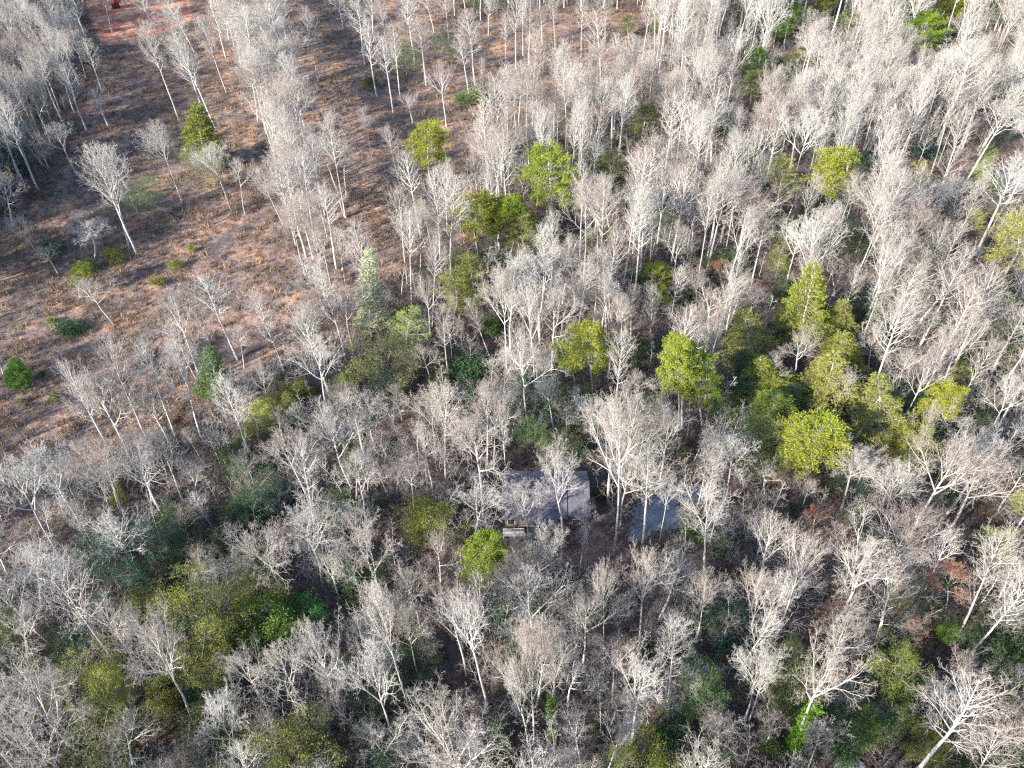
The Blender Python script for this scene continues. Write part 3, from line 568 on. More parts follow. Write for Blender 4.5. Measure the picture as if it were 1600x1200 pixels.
# base x, base y, top x, top y, kind, crown width, colour, short description
GREEN = {
1: [(975,780,890,480,'cedar',150,(.15,.17,.035),'pointed yellow-green cedar standing in the shaded clearing'),(1000,900,940,640,'broadleaf',130,PALE,'pale green bushy tree behind the pointed cedar'),
    (680,1000,630,800,'broadleaf',150,(.09,.15,.06),'grey-green rounded shrub in the upper left clearing'),(240,1180,230,1100,'shrub',90,DEEP,'small green shrub at the left of the clearing'),
    (1260,670,1255,585,'shrub',55,OLIVE,'small olive shrub beside the column of trees'),(885,1165,880,1130,'shrub',35,LIME,'tiny lime seedling pine in the field'),
    (530,1200,530,1150,'shrub',110,OLIVE,'yellowish low shrub under a white bare tree'),(90,790,80,700,'shrub',140,DEEP,'dark low shrub in shade near the left edge')],
2: [(430,870,365,535,'pine',210,YG,'flat-topped bright pine at the clearing edge'),(960,1090,985,660,'pine',210,(.165,.20,.03),'tall leaning bright green pine above centre'),
    (645,1180,640,895,'pine',170,YG,'left pine of the yellow-green clump'),(745,1150,745,930,'pine',200,YG,'middle pine of the yellow-green clump'),(830,1150,810,895,'pine',130,LIME,'right pine of the yellow-green clump'),
    (860,1190,850,980,'loose',170,OLIVE,'olive loose pine below the leaning pine'),(485,290,475,140,'broadleaf',120,DEEP,'dark green broadleaf tree at top centre'),(315,350,300,190,'broadleaf',140,MID,'green bushy tree left of the dark broadleaf'),
    (580,480,565,420,'shrub',90,MID,'low green shrub at the clearing edge'),(655,470,650,380,'shrub',130,MID,'bright green shrub beneath the tall pole trees'),(150,410,145,340,'shrub',80,MID,'green shrub at the top left of the grove'),
    (1400,650,1410,480,'loose',140,OLIVE,'olive loose pine in the upper middle'),(1265,840,1275,690,'loose',110,OLIVE,'small olive pine in the middle wood'),(1340,180,1340,60,'loose',70,OLIVE,'small olive pine near the top edge'),
    (1475,170,1475,90,'loose',60,OLIVE,'tiny olive pine at the top right of centre')],
3: [(490,230,500,30,'pine',110,(.09,.17,.02),'deep green pine at the top right'),(770,170,775,50,'pine',90,MID,'smaller green pine at the top right'),(350,420,345,210,'pine',100,(.1,.17,.02),'small bright pine with a tiered crown'),
    (335,480,330,320,'loose',100,OLIVE,'olive pine under the tiered pine'),(1130,290,1150,55,'pine',170,(.13,.19,.02),'round dark-centred pine near the top right corner'),(1040,130,1045,-20,'pine',100,MID,'green pine touching the top edge'),
    (1255,140,1265,-30,'pine',170,YG,'bright pine cut by the top edge'),(1460,180,1465,-20,'pine',90,MID,'narrow green pine at top right'),(640,120,630,-20,'pine',120,OLIVE,'olive pine cut by the top edge'),
    (680,1010,750,635,'pine',210,YG,'round bright pine on a tall pale trunk'),(470,1000,515,695,'loose',150,FEATH,'feathery yellow pine left of the round pine'),(1110,900,1125,735,'loose',75,FEATH,'slim feathery pine right of the round pine'),
    (1500,1300,1540,990,'loose',210,FEATH,'feathery pale pine near the right edge'),(1350,1080,1350,970,'loose',80,FEATH,'small feathery pine near the lawn'),(745,60,735,-20,'pine',90,OLIVE,'small pine at the top edge'),
    (540,340,550,235,'loose',90,OLIVE,'olive pine left of the white trees'),(470,1230,490,1130,'loose',80,YG,'yellow-green sapling pine in the wood'),(1120,740,1120,640,'shrub',110,TEAL,'bluish dark shrub in shade upper right'),
    (1590,1000,1590,910,'loose',70,YG,'bright pine tip at the right edge')],
4: [(1010,660,950,430,'cedar',125,(.10,.155,.055),'upright mid-green cedar beside the slanting trunks'),(95,600,85,475,'cedar',85,(.09,.18,.03),'bright green young cedar on the left edge'),(370,190,345,35,'pine',95,YG,'yellow-green young pine in the field'),
    (415,70,415,10,'shrub',70,MID,'small green shrub beside the young pine'),(258,670,255,625,'shrub',48,LIME,'tiny lime shrub alone in the field'),(230,310,225,280,'shrub',35,LIME,'tiny lime tuft above the shaded hollow'),
    (340,350,330,310,'shrub',130,DEEP,'low dark green shrub in the shaded hollow'),(1200,860,1180,650,'loose',130,YG,'bright yellow-green pine at the field corner'),(1270,740,1260,620,'spire',110,OLIVE,'olive evergreen in the row at the field corner'),
    (1380,650,1375,570,'spire',110,YG,'topmost evergreen in the row at the field corner'),(1355,780,1345,635,'spire',100,OLIVE,'pointed evergreen in the row at the field corner'),(1125,880,1120,790,'spire',60,YG,'lowest evergreen in the row at the field corner'),
    (1050,950,1048,890,'shrub',55,YG,'tiny yellow-green shrub below the row'),(1180,1230,1160,960,'broadleaf',190,(.045,.12,.055),'dark green evergreen mass among bare trees'),(545,1160,545,1050,'spire',65,OLIVE,'small olive evergreen at the field edge'),
    (195,560,195,530,'shrub',30,MID,'tiny green tuft right of the young cedar'),(100,680,95,655,'shrub',30,MID,'tiny green tuft below the young cedar'),(810,60,805,10,'shrub',55,OLIVE,'thin olive shrub at the field top'),
    (730,140,725,90,'shrub',60,OLIVE,'faint olive shrub in the brown brush'),(620,690,620,660,'shrub',45,OLIVE,'faint green tuft in the brown brush'),(1300,600,1290,530,'shrub',60,MID,'greenish shrub behind the row')],
5: [(150,370,130,-30,'cedar',120,(.36,.38,.28),'tall pale grey-green cedar by the clearing'),(335,540,325,255,'loose',160,(.18,.21,.07),'pale yellow-green pine on a thin trunk'),(200,640,190,400,'broadleaf',260,(.155,.165,.06),'wide pale olive evergreen at the field corner'),
    (40,630,30,540,'spire',70,YG,'yellow-green evergreen at the wood edge'),(530,310,520,80,'loose',160,FEATH,'loose yellow-green pine below the clump'),(640,280,600,-10,'loose',140,OLIVE,'tall olive pine below the clump'),
    (1175,630,1165,255,'pine',210,YG,'high bright pine in the middle wood'),(1095,600,1060,395,'pine',120,LIME,'lower bright green pine in the middle wood'),(1570,800,1570,335,'pine',150,(.2,.23,.035),'yellow pine left of the shady gap'),
    (905,910,905,690,'broadleaf',125,(.07,.14,.04),'green evergreen beside the great twin trees'),(600,560,590,470,'shrub',180,DEEP,'dark green undergrowth below the olive pines'),(430,1300,420,1115,'broadleaf',190,(.15,.165,.03),'yellow-olive evergreen left of the house'),
    (1480,230,1490,120,'spire',90,YG,'lower small evergreen among the poles'),(1460,110,1470,30,'spire',160,YG,'upper small evergreen among the poles'),(1385,450,1385,380,'shrub',70,DEEP,'dark green shrub among red leaf litter'),
    (175,1190,170,1120,'shrub',90,DEEP,'dark green shrub left of centre wood'),(1130,920,1140,850,'shrub',80,TEAL,'bluish-green shrub behind the house trees'),(690,370,700,290,'shrub',90,MID,'soft green shrub beneath the olive pines'),
    (880,620,890,550,'shrub',60,MID,'small green shrub right of the great twin trees')],
6: [(560,420,585,40,'spire',210,(.17,.19,.025),'tall pointed yellow-green evergreen in the right wood'),(710,400,735,190,'spire',150,OLIVE,'olive evergreen right of the tall pointed one'),(740,560,770,320,'spire',190,(.165,.18,.035),'broad feathery evergreen in mid right wood'),
    (680,700,700,410,'spire',220,FEATH,'wide layered evergreen above the brightest pine'),(340,520,345,250,'spire',200,OLIVE,'olive layered evergreen left of the pointed one'),(400,660,395,490,'spire',210,(.15,.17,.03),'low spreading evergreen left of the broad feathery one'),
    (15,800,50,330,'pine',150,(.2,.23,.035),'tall yellow pine over a thin trunk'),(110,820,130,450,'pine',190,(.15,.205,.025),'bright pine beside the tall yellow pine'),(190,800,195,630,'loose',100,MID,'green pine under the bright pine'),
    (430,800,420,600,'spire',250,(.12,.165,.03),'green layered evergreen left of the brightest pine'),(600,1010,600,675,'pine',330,(.185,.205,.03),'large brightest yellow-green pine beside bare crowns'),(690,1000,700,830,'pine',180,(.1,.17,.02),'darker pine overlapping the brightest pine'),
    (470,1000,460,780,'loose',200,OLIVE,'olive pine at the foot of the brightest pine'),(930,880,960,530,'spire',210,(.175,.185,.05),'big feathery pale evergreen'),(1140,840,1180,580,'pine',190,(.21,.22,.025),'yellow pine by the slanting pale trunk'),
    (1070,1010,1080,810,'loose',180,(.17,.18,.025),'yellow pine behind the slanting pale trunk'),(1310,640,1315,490,'spire',120,OLIVE,'small pointed evergreen in the right wood'),(1510,480,1560,170,'broadleaf',220,(.09,.17,.04),'bright broadleaf evergreen at right edge'),
    (450,100,465,-10,'loose',90,OLIVE,'olive pine above the pointed evergreen'),(570,740,575,600,'spire',160,MID,'green evergreen behind the brightest pine'),(1380,700,1380,590,'shrub',110,MID,'green shrub right of the yellow pine'),
    (90,210,85,110,'shrub',110,DEEP,'dark shrub among the slim trunks'),(1300,1150,1300,1080,'shrub',90,DEEP,'dark shrub near the reddish litter'),(1580,1200,1580,1090,'loose',90,YG,'yellow pine low on the right edge'),
    (850,720,840,640,'shrub',90,MID,'green shrub below the feathery evergreen')],
7: [(560,450,520,180,'broadleaf',240,(.035,.10,.062),'blue-green evergreen left of the slanting tree'),(760,320,740,50,'broadleaf',210,(.03,.085,.05),'dark blue-green evergreen right of the slanting tree'),(970,230,960,110,'broadleaf',120,TEAL,'small dark blue-green evergreen'),
    (920,620,880,350,'broadleaf',330,(.20,.215,.035),'large yellow-olive evergreen in the lower left'),(700,480,680,370,'broadleaf',170,(.13,.15,.035),'olive evergreen left of the large one'),(500,930,470,610,'broadleaf',240,(.20,.22,.035),'tall yellow-green evergreen near the corner'),
    (950,830,930,560,'broadleaf',230,(.21,.22,.045),'yellowish evergreen below the large one'),(750,960,735,790,'broadleaf',140,OLIVE,'small olive evergreen by the leaning trunk'),(1230,450,1215,310,'broadleaf',190,(.21,.21,.08),'pale olive evergreen under the wide bare tree'),
    (1230,590,1230,425,'broadleaf',230,(.12,.19,.028),'vivid green evergreen in the lower left'),(1390,520,1400,400,'broadleaf',190,(.045,.15,.03),'saturated green low evergreen right of the vivid one'),(1380,1260,1370,980,'broadleaf',370,(.19,.20,.045),'broad olive evergreen on the bottom edge'),
    (40,640,30,520,'broadleaf',110,MID,'green shrub on the left edge'),(380,680,370,560,'broadleaf',140,TEAL,'blue-green shrub in the left wood'),(1590,380,1590,200,'broadleaf',120,DEEP,'dark green evergreen left of the bare row'),(1190,60,1190,-20,'shrub',130,DEEP,'dark shrub between bare crowns'),
    (30,780,20,690,'broadleaf',110,TEAL,'dark shrub low on the left edge'),(540,950,560,760,'broadleaf',150,(.20,.24,.025),'brighter evergreen beside the tall yellow-green one')],
8: [(655,420,635,50,'pine',220,(.145,.185,.022),'bright lime pine in front of the house'),(730,300,720,90,'pine',140,(.035,.12,.03),'shaded green pine behind the lime pine'),(740,1080,730,970,'shrub',110,MID,'green shrub in the brown gap'),
    (1400,1280,1400,1060,'broadleaf',260,(.23,.25,.03),'bright yellow-green evergreen on the bottom edge'),(60,420,40,200,'broadleaf',140,(.025,.095,.05),'dark green evergreen behind the bare row'),(370,120,370,0,'broadleaf',150,OLIVE,'dark olive evergreen left of the lime pine'),
    (1570,1000,1560,890,'broadleaf',110,MID,'green evergreen right of the bare tree'),(1520,1100,1540,1000,'shrub',150,DEEP,'dark green shrub near the bottom edge'),(740,520,740,470,'shrub',70,DEEP,'dark green shrub under the lime pine'),
    (1430,650,1430,590,'shrub',70,MID,'green shrub at a tree foot'),(760,1180,750,1110,'shrub',100,MID,'grassy green shrub at the bottom')],
9: [(110,1000,110,710,'broadleaf',180,(.08,.16,.05),'soft green evergreen in lower right wood'),(540,900,530,650,'broadleaf',220,(.11,.155,.03),'olive-green evergreen behind the ivy tree'),(950,880,950,580,'broadleaf',190,(.115,.155,.025),'yellow-olive evergreen in the lower right'),
    (1235,600,1230,515,'broadleaf',85,(.09,.17,.02),'small bright evergreen by the dark soil'),(1540,730,1540,600,'broadleaf',160,(.09,.15,.04),'green evergreen at the lower right edge'),(990,990,990,865,'broadleaf',130,MID,'green shrub below the yellow-olive evergreen'),
    (850,1090,850,930,'broadleaf',130,(.08,.135,.025),'green shrub right of the ivy trunk'),(1110,1150,1110,985,'broadleaf',150,(.18,.19,.03),'mustard evergreen above the pale tree'),(1440,210,1430,85,'broadleaf',150,YG,'yellow-green evergreen near the right edge'),
    (200,190,205,120,'shrub',110,MID,'green shrub right of the driveway'),(1080,880,1070,770,'shrub',100,MID,'green shrub between the evergreens'),(80,140,70,40,'shrub',110,MID,'mid green shrub below the driveway'),(1040,710,1040,640,'broadleaf',80,YG,'bright tip of evergreen left of the dark soil'),
    (220,640,200,560,'shrub',140,TEAL,'dark blue-green shrub under bare crowns'),(430,1110,420,1040,'shrub',110,MID,'green shrub left of the ivy trunk'),(740,1150,740,1080,'shrub',130,DEEP,'dark green shrub right of the ivy trunk')],
}
RED = {5: [(290,180,290,40,'sapling',150,'orange-brown leafy sapling beside the pale cedar')], 6: [(200,130,205,20,'russet',110,'small tree holding orange-brown leaves')],
       9: [(760,300,770,20,'russet',170,'tree holding red-brown leaves behind the great bare oak'),(1230,480,1245,240,'russet',220,'tree with rust-red leaves beside the dark soil'),(1060,640,1090,475,'russet',140,'low tree with orange-brown leaves left of the dark soil'),
           (620,150,640,-10,'russet',130,'small tree with dull brown leaves'),(1160,1020,1160,930,'russet',110,'small russet tree in the lower right')],
       8: [(100,1000,20,560,'russet',0,'')][:0]}

def solve(bx, by, tx, ty):
    """ground point under the base pixel, and the height and lean that bring the top to the top pixel"""
    x, y = ground_at(bx, by); g = gz(x, y)
    lo, hi = .3, 60
    for _ in range(40):
        m = (lo+hi)/2
        if proj(x, y, g+m)[1] > ty: lo = m
        else: hi = m
    h = min(max(lo, .8), 36)
    Z = proj(x, y, g+h)[2]
    dx = (tx-800)/F*Z-x
    return x, y, h, max(-.21, min(.21, math.atan2(dx, h))), Z

trees = []          # dicts for every tree
greens = []
for c, L in GREEN.items():
    for bx, by, tx, ty, kind, w, colr, desc in L:
        b, t = px(c, bx, by), px(c, tx, ty); x, y, h, lean, Z = solve(*b, *t)
        d = dict(kind=kind, x=x, y=y, h=h, w=w*SC/F*Z, lean=lean, b=b, t=t, col=colr, desc=desc, wpx=w*SC)
        d['w'] *= dict(broadleaf=1.3, shrub=1.15).get(kind, 1.2)
        k = 1.12 if kind == 'shrub' else 1.28; d['col'] = tuple(c*k for c in colr)
        if kind == 'broadleaf' and max(d['w'], d['h']) > 10.5: d['kind'] = 'canopy'
        greens.append(d)
# merge duplicates seen in two neighbouring regions
keep = []
for d in greens:
    if all(math.hypot(d['t'][0]-e['t'][0], d['t'][1]-e['t'][1]) > 9 for e in keep): keep.append(d)
greens = keep
reds = []
for c, L in RED.items():
    for bx, by, tx, ty, kind, w, desc in L:
        b, t = px(c, bx, by), px(c, tx, ty); x, y, h, lean, Z = solve(*b, *t)
        reds.append(dict(kind='russet', x=x, y=y, h=h, w=w*SC/F*Z, lean=lean, b=b, t=t, desc=desc, wpx=w*SC))
KM = dict(P='poplar', O='oak', X='dead', D='poplar', R='oak')
for c, L in BARE.items():
    for bx, by, tx, ty, kind, w in L:
        b, t = px(c, bx, by), px(c, tx, ty); x, y, h, lean, Z = solve(*b, *t)
        if any(math.hypot(t[0]-e['t'][0], t[1]-e['t'][1]) < 8 for e in trees): continue
        trees.append(dict(kind=KM[kind], x=x, y=y, h=h, w=w*SC/F*Z*1.05, lean=lean, b=b, t=t, listed=True, dark=kind == 'D'))
n_listed = len(trees)

# fill the wood between the measured trees
rnd = random.Random(5)
def keepclear(x, y, h, wm):
    """does a tree here hide something the photograph shows plainly?"""
    bx, by, Zb = proj(x, y, 0); tx, ty, Zt = proj(x, y, h); s = F/Zt; w = wm*s
    cx, cy = (bx+3*tx)/4, (by+3*ty)/4
    for e in greens+reds:
        if by > e['b'][1]-6:
            gx, gy = e['t'][0], e['t'][1]+.35*(e['b'][1]-e['t'][1])
            hh = max(10, .5*(e['b'][1]-e['t'][1]))
            if abs(cx-gx) < .36*e['wpx']+.24*w and abs(cy-gy) < hh*.8+.2*abs(by-ty): return True
    for (x0, y0, x1, y1, k) in ((783, 742, 925, 822, .93), (998, 762, 1075, 838, .95), (1155, 745, 1190, 765, .5), (1515, 225, 1600, 300, .5), (925, 820, 990, 870, .8), (1430, 935, 1505, 975, .9), (1305,1180,1345,1200,.9), (1225,1020,1340,1175,.95), (1555,180,1600,230,.4)):
        if x0-w*.35 < cx < x1+w*.35 and y0-abs(by-ty)*.2 < cy < y1+abs(by-ty)*.45 and rnd.random() < k: return True
    return False
pts = [(d['x'], d['y']) for d in trees+greens+reds]
grid = {}
def near(x, y, r):
    g = (int(x//6), int(y//6))
    for i in (-1, 0, 1):
        for j in (-1, 0, 1):
            for a, b in grid.get((g[0]+i, g[1]+j), ()):
                if (a-x)**2+(b-y)**2 < r*r: return True
    return False
def put(x, y): grid.setdefault((int(x//6), int(y//6)), []).append((x, y))
for p in pts: put(*p)
cand = []
yy = 14.0
while yy < 380:
    half = (yy*CP+CAMH*SP)*800/F+22
    xx = -half-38
    while xx < half:
        cand.append((xx+rnd.uniform(-2.6, 2.6), yy+rnd.uniform(-2.6, 2.6))); xx += 4.5
    yy += 4.5
STRIP = W([(318,-20),(430,-20),(470,150),(500,300),(548,470),(500,490),(440,360),(405,200)])
for x, y in cand:
    if inpoly(x, y, STRIP) and rnd.random() < .8 and not near(x, y, 2.9):
        h = rnd.uniform(17, 25); bx, by, _ = proj(x, y, 0); tx, ty, _ = proj(x, y, h); put(x, y)
        trees.append(dict(kind='poplar', x=x, y=y, h=h, w=h*rnd.uniform(.26, .36), lean=rnd.gauss(-.03, .04), b=(bx, by), t=(tx, ty), listed=False, dark=False))
rnd.shuffle(cand)
for x, y in cand:
    bx, by, Z = proj(x, y, 0)
    dist = max(polydist(x, y, WFIELD), polydist(x, y, WCLEAR2))
    if dist > -1.5 and bx > -40: continue
    if bx < 10 and 540 < by < 880 and rnd.random() < .8: continue
    if bx < -5 and by >= 880 and rnd.random() < .6: continue
    if bx < 560 and by > 900 and rnd.random() < .25: continue
    if any(inpoly(x, y, p) for p in (WLAWN, WYARD, WHOUSE, WDRIVE, WROAD, WDARK)): continue
    n = noise.noise(Vector((x*.03, y*.03, 9)))
    if rnd.random() > (.9 if by > 420 or bx < 700 else .74)+n*.5: continue
    if near(x, y, 3.0+rnd.random()*1.3): continue
    top_right = smooth(620, 300, by)
    P = rnd.random() < .33+.37*top_right
    h = (rnd.uniform(18, 28) if P else rnd.uniform(16, 25))+1.5*top_right
    if bx < 760 and by < 330: h -= 2
    w = h*(rnd.uniform(.20, .32) if P else rnd.uniform(.34, .54))
    if keepclear(x, y, h, w): continue
    put(x, y)
    tx, ty, Zt = proj(x, y, h)
    trees.append(dict(kind='poplar' if P else 'oak', x=x, y=y, h=h, w=w, lean=rnd.gauss(0, .035), b=(bx, by), t=(tx, ty), listed=False, dark=False))
def in_view(d):
    cx, cy = d['t'][0]*.7+d['b'][0]*.3, d['t'][1]*.7+d['b'][1]*.3
    return -10 < cx < 1610 and 0 < cy < 1215
LAND = [(185,6,'red digger on the clay'),(200,45,'bare red clay'),(850,780,'brown house roof'),(1035,795,'shaded gravel driveway'),(1580,240,'pale gravel yard'),(1470,960,'dark bare soil')]
for d in greens+reds:
    if len(d['desc'].split()) <= 9: LAND.append((d['t'][0], (d['t'][1]+d['b'][1])/2, d['desc']))
ORD = ['nearest', 'second nearest', 'third nearest', 'fourth nearest', 'fifth nearest', 'sixth nearest', 'seventh nearest', 'eighth nearest', 'ninth nearest', 'tenth nearest', 'eleventh nearest', 'twelfth nearest', 'thirteenth nearest', 'fourteenth nearest', 'fifteenth nearest', 'sixteenth nearest', 'seventeenth nearest', 'eighteenth nearest', 'nineteenth nearest', 'twentieth nearest']
def label_trees(L, word):
    bins = {}
    for d in L:
        cx, cy = (d['t'][0]+d['b'][0])/2, (d['t'][1]+d['b'][1])/2
        k = min(range(len(LAND)), key=lambda i: math.hypot(LAND[i][0]-cx, (LAND[i][1]-cy)*1.0))
        dx, dy = cx-LAND[k][0], cy-LAND[k][1]
        side = ('right of' if dx > 0 else 'left of') if abs(dx) > abs(dy) else ('in front of' if dy > 0 else 'behind')
        bins.setdefault((k, side), []).append((math.hypot(dx, dy), d))
    for (k, side), v in bins.items():
        v.sort(key=lambda a: a[0])
        for i, (_, d) in enumerate(v):
            desc = LAND[k][2]
            d['label'] = ' '.join((word+', '+ORD[min(i, 19)]+' '+side+' the '+desc).split()[:16])
stuff_trees = []
for kind in ('oak', 'poplar'):
    L = [d for d in trees if d['kind'] == kind and in_view(d)]
    L.sort(key=lambda d: (not d['listed'], -(d['h']*F/proj(d['x'], d['y'], d['h'])[2])))
    sel, rest = L[:298], L[298:]
    label_trees(sel, 'bare broad-crowned tree' if kind == 'oak' else 'slim bare tree')
    stuff_trees += rest + [d for d in trees if d['kind'] == kind and not in_view(d)]
    for i, d in enumerate(sel):
        o = place_tree(kind, d['x'], d['y'], d['h'], d['w'], d['lean'], d['label'], 'bare broad-crowned trees of the wood' if kind == 'oak' else 'slim bare trees of the wood', 'tree', seed=i+(0 if kind == 'oak' else 5000))
print('listed', n_listed, 'all', len(trees), 'stuff', len(stuff_trees), 'greens', len(greens))
for i, d in enumerate([d for d in trees if d['kind'] == 'dead']):
    place_tree('dead', d['x'], d['y'], d['h'], d['w'], d['lean'], 'bleached whitish dead tree with crooked branches near the bottom left', None, 'tree', seed=i)
GG = dict(pine='pines scattered through the wood', loose='pines scattered through the wood', cedar='cedars at the clearing', spire='layered evergreens in the wood', broadleaf='broadleaf evergreens in the wood', canopy='broadleaf evergreens in the wood', shrub='evergreen shrubs')
for i, d in enumerate(greens):
    place_tree(d['kind'], d['x'], d['y'], d['h'], d['w'], d['lean'], d['desc'], GG[d['kind']], 'shrub' if d['kind'] == 'shrub' else 'tree', d['col'], seed=i+9000)
for i, d in enumerate(reds):
    place_tree('russet', d['x'], d['y'], d['h'], d['w'], d['lean'], d['desc'], 'trees still holding brown leaves', 'tree', (.26, .10, .065) if i % 2 else (.24, .13, .085), seed=i+300)

# ivy on two trunks: a sleeve of leaves that grows round the trunk
def ivy(c, bx, by, tx, ty, r, colr, label, bare=None):
    b, t = px(c, bx, by), px(c, tx, ty); x, y, h, lean, Z = solve(*b, *t)
    rng = np.random.default_rng(int(bx)); n = int(h*r*260)
    z = rng.uniform(0, h, n); a = rng.uniform(0, 6.28, n)
    lump = 1+.35*np.sin(z*1.7+a*2)+.2*np.sin(z*4.1-a)
    rr = r*lump*(.55+.45*np.sqrt(np.clip((h-z)/h*4, 0, 1)))
    C = np.stack([rr*np.cos(a)+np.tan(lean)*z, rr*np.sin(a), z], 1)
    v, f = leaves(C, 2, .28, .2, rng, .1, .08)
    T = Tubes(); T.add([Vector((math.tan(lean)*q, 0, q)) for q in (-.2, h*.33, h*.66, h)], [r*.55, r*.5, r*.45, r*.4], 7); tv, tf = T.arrays()
    root = empty('ivy', (x, y, gz(x, y))); tag(root, label, 'ivy')
    o = link('foliage', mesh_from('ivy_foliage', v, f, [M_LEAF]), root); o.color = (*colr, 1)
    link('stem', mesh_from('ivy_stem', tv, tf, [M_DTRUNK], smooth_=True), root)
    return x, y, lean
ix, iy, il = ivy(9, 520, 1110, 640, 890, .75, (.13, .26, .025), 'bright lime ivy wrapping the leaning trunk at bottom right')
b, t = px(9, 520, 1110), px(9, 740, 590); x, y, h, lean, Z = solve(*b, *t)
place_tree('oak', ix, iy, h, 340*SC/F*Z, lean, 'great bare tree whose lower trunk is wrapped in lime ivy', 'bare broad-crowned trees of the wood', 'tree', seed=77)
ivy(1, 1200, 495, 1175, 390, .55, (.05, .13, .05), 'dark green ivy round the foot of a tall field tree')
ivy(8, 980, 1060, 985, 850, .4, (.12, .2, .04), 'thin green ivy on the trunk below the centre')

# ------------------------------------------------------------------ masses nobody could count: scattered with geometry nodes
def merged(kind, i, leafmat=None):
    pr = PROTO[kind][i]; VV, FF, MI, mats, off = [], [], [], [], 0
    for pn, me in pr['parts']:
        v = np.empty(len(me.vertices)*3, np.float32); me.vertices.foreach_get('co', v); v = v.reshape(-1, 3)
        f = np.empty(len(me.polygons)*4, np.int32); me.polygons.foreach_get('vertices', f) if False else me.loops.foreach_get('vertex_index', f)
        VV.append(v); FF.append(f.reshape(-1, 4)+off); off += len(v)
        m = me.materials[0]
        if leafmat and m is M_LEAF: m = leafmat
        if m is M_NEEDLE: m = M_PINES
        if m not in mats: mats.append(m)
        MI.append(np.full(len(f)//4, mats.index(m)))
    return mesh_from('seedling', np.concatenate(VV), np.concatenate(FF), mats, np.concatenate(MI))
def scatter(name, meshes, items, label, cat, z=True):
    """items: (x, y, z, rotation vector, scale vector, index)"""
    me = bpy.data.meshes.new(name); me.from_pydata([(a[0], a[1], a[2]) for a in items], [], [])
    for nm, tp, k, key in (('rot', 'FLOAT_VECTOR', 3, 'vector'), ('scl', 'FLOAT_VECTOR', 4, 'vector')):
        at = me.attributes.new(nm, tp, 'POINT'); at.data.foreach_set(key, np.array([a[k] for a in items], np.float32).ravel())
    at = me.attributes.new('idx', 'INT', 'POINT'); at.data.foreach_set('value', np.array([a[5] for a in items], np.int32))
    o = link(name, me); tag(o, label, cat, kind='stuff')
    ng = bpy.data.node_groups.new(name+'_scatter', 'GeometryNodeTree')
    ng.interface.new_socket('Geometry', in_out='INPUT', socket_type='NodeSocketGeometry'); ng.interface.new_socket('Geometry', in_out='OUTPUT', socket_type='NodeSocketGeometry')
    gi, go = ng.nodes.new('NodeGroupInput'), ng.nodes.new('NodeGroupOutput')
    inst = ng.nodes.new('GeometryNodeInstanceOnPoints'); inst.inputs['Pick Instance'].default_value = True
    jn = ng.nodes.new('GeometryNodeJoinGeometry')
    for m in meshes:
        po = bpy.data.objects.new(m.name, m)
        oi = ng.nodes.new('GeometryNodeObjectInfo'); oi.inputs['Object'].default_value = po; oi.inputs['As Instance'].default_value = True
        ng.links.new(oi.outputs['Geometry'], jn.inputs[0])
    def na(n, t):
        a = ng.nodes.new('GeometryNodeInputNamedAttribute'); a.data_type = t; a.inputs['Name'].default_value = n; return a.outputs[0]
    ng.links.new(gi.outputs[0], inst.inputs['Points']); ng.links.new(jn.outputs[0], inst.inputs['Instance'])
    ng.links.new(na('idx', 'INT'), inst.inputs['Instance Index'])
    e2r = ng.nodes.new('FunctionNodeEulerToRotation'); ng.links.new(na('rot', 'FLOAT_VECTOR'), e2r.inputs[0]); ng.links.new(e2r.outputs[0], inst.inputs['Rotation'])
    ng.links.new(na('scl', 'FLOAT_VECTOR'), inst.inputs['Scale']); ng.links.new(inst.outputs[0], go.inputs[0])
    md = o.modifiers.new('scatter', 'NODES'); md.node_group = ng
    return o

R = random.Random(21)
ms = [merged('oak', i) for i in range(6)]+[merged('poplar', i) for i in range(6)]
it = []
for d in stuff_trees:
    i = R.randrange(6)+(0 if d['kind'] == 'oak' else 6); pr = PROTO[d['kind']][i % 6]
    sx = d['w']/pr['W']; it.append((d['x'], d['y'], gz(d['x'], d['y']), (0, d['lean'], R.random()*6.28), (sx, sx, d['h']/pr['H']), i))
scatter('bare_woodland', ms, it, 'remaining bare grey trees filling the wood between and behind the others', 'trees')

it = []; RS = random.Random(4); ms = [merged('pine', i) for i in range(3)]
for k in range(230):
    y = RS.uniform(135, 330); half = (y*CP+CAMH*SP)*800/F; x = -half-RS.uniform(9, 46)
    if noise.noise(Vector((x*.03-y*.025, y*.012, 2))) < -.02: continue
    h = RS.uniform(18, 27); q = RS.randrange(3); sx = h*.36/PROTO['pine'][q]['W']
    it.append((x, y, gz(x, y), (0, 0, RS.random()*6.28), (sx, sx, h/PROTO['pine'][q]['H']), q))
scatter('pine_woodland', ms, it, 'pines of the wood beyond the left side of the clearing', 'trees')

def scan(step, margin=8, ymax=350):
    y = 22.0
    while y < ymax:
        half = (y*CP+CAMH*SP)*800/F+margin; x = -half; s = step*(1+y/420)
        while x < half:
            yield x+R.uniform(-s, s)*.5, y+R.uniform(-s, s)*.5; x += s
        y += s
BLOCK = (WLAWN, WYARD, WHOUSE, WDRIVE, WROAD, WDARK)
def blocked(x, y): return any(inpoly(x, y, p) for p in BLOCK)
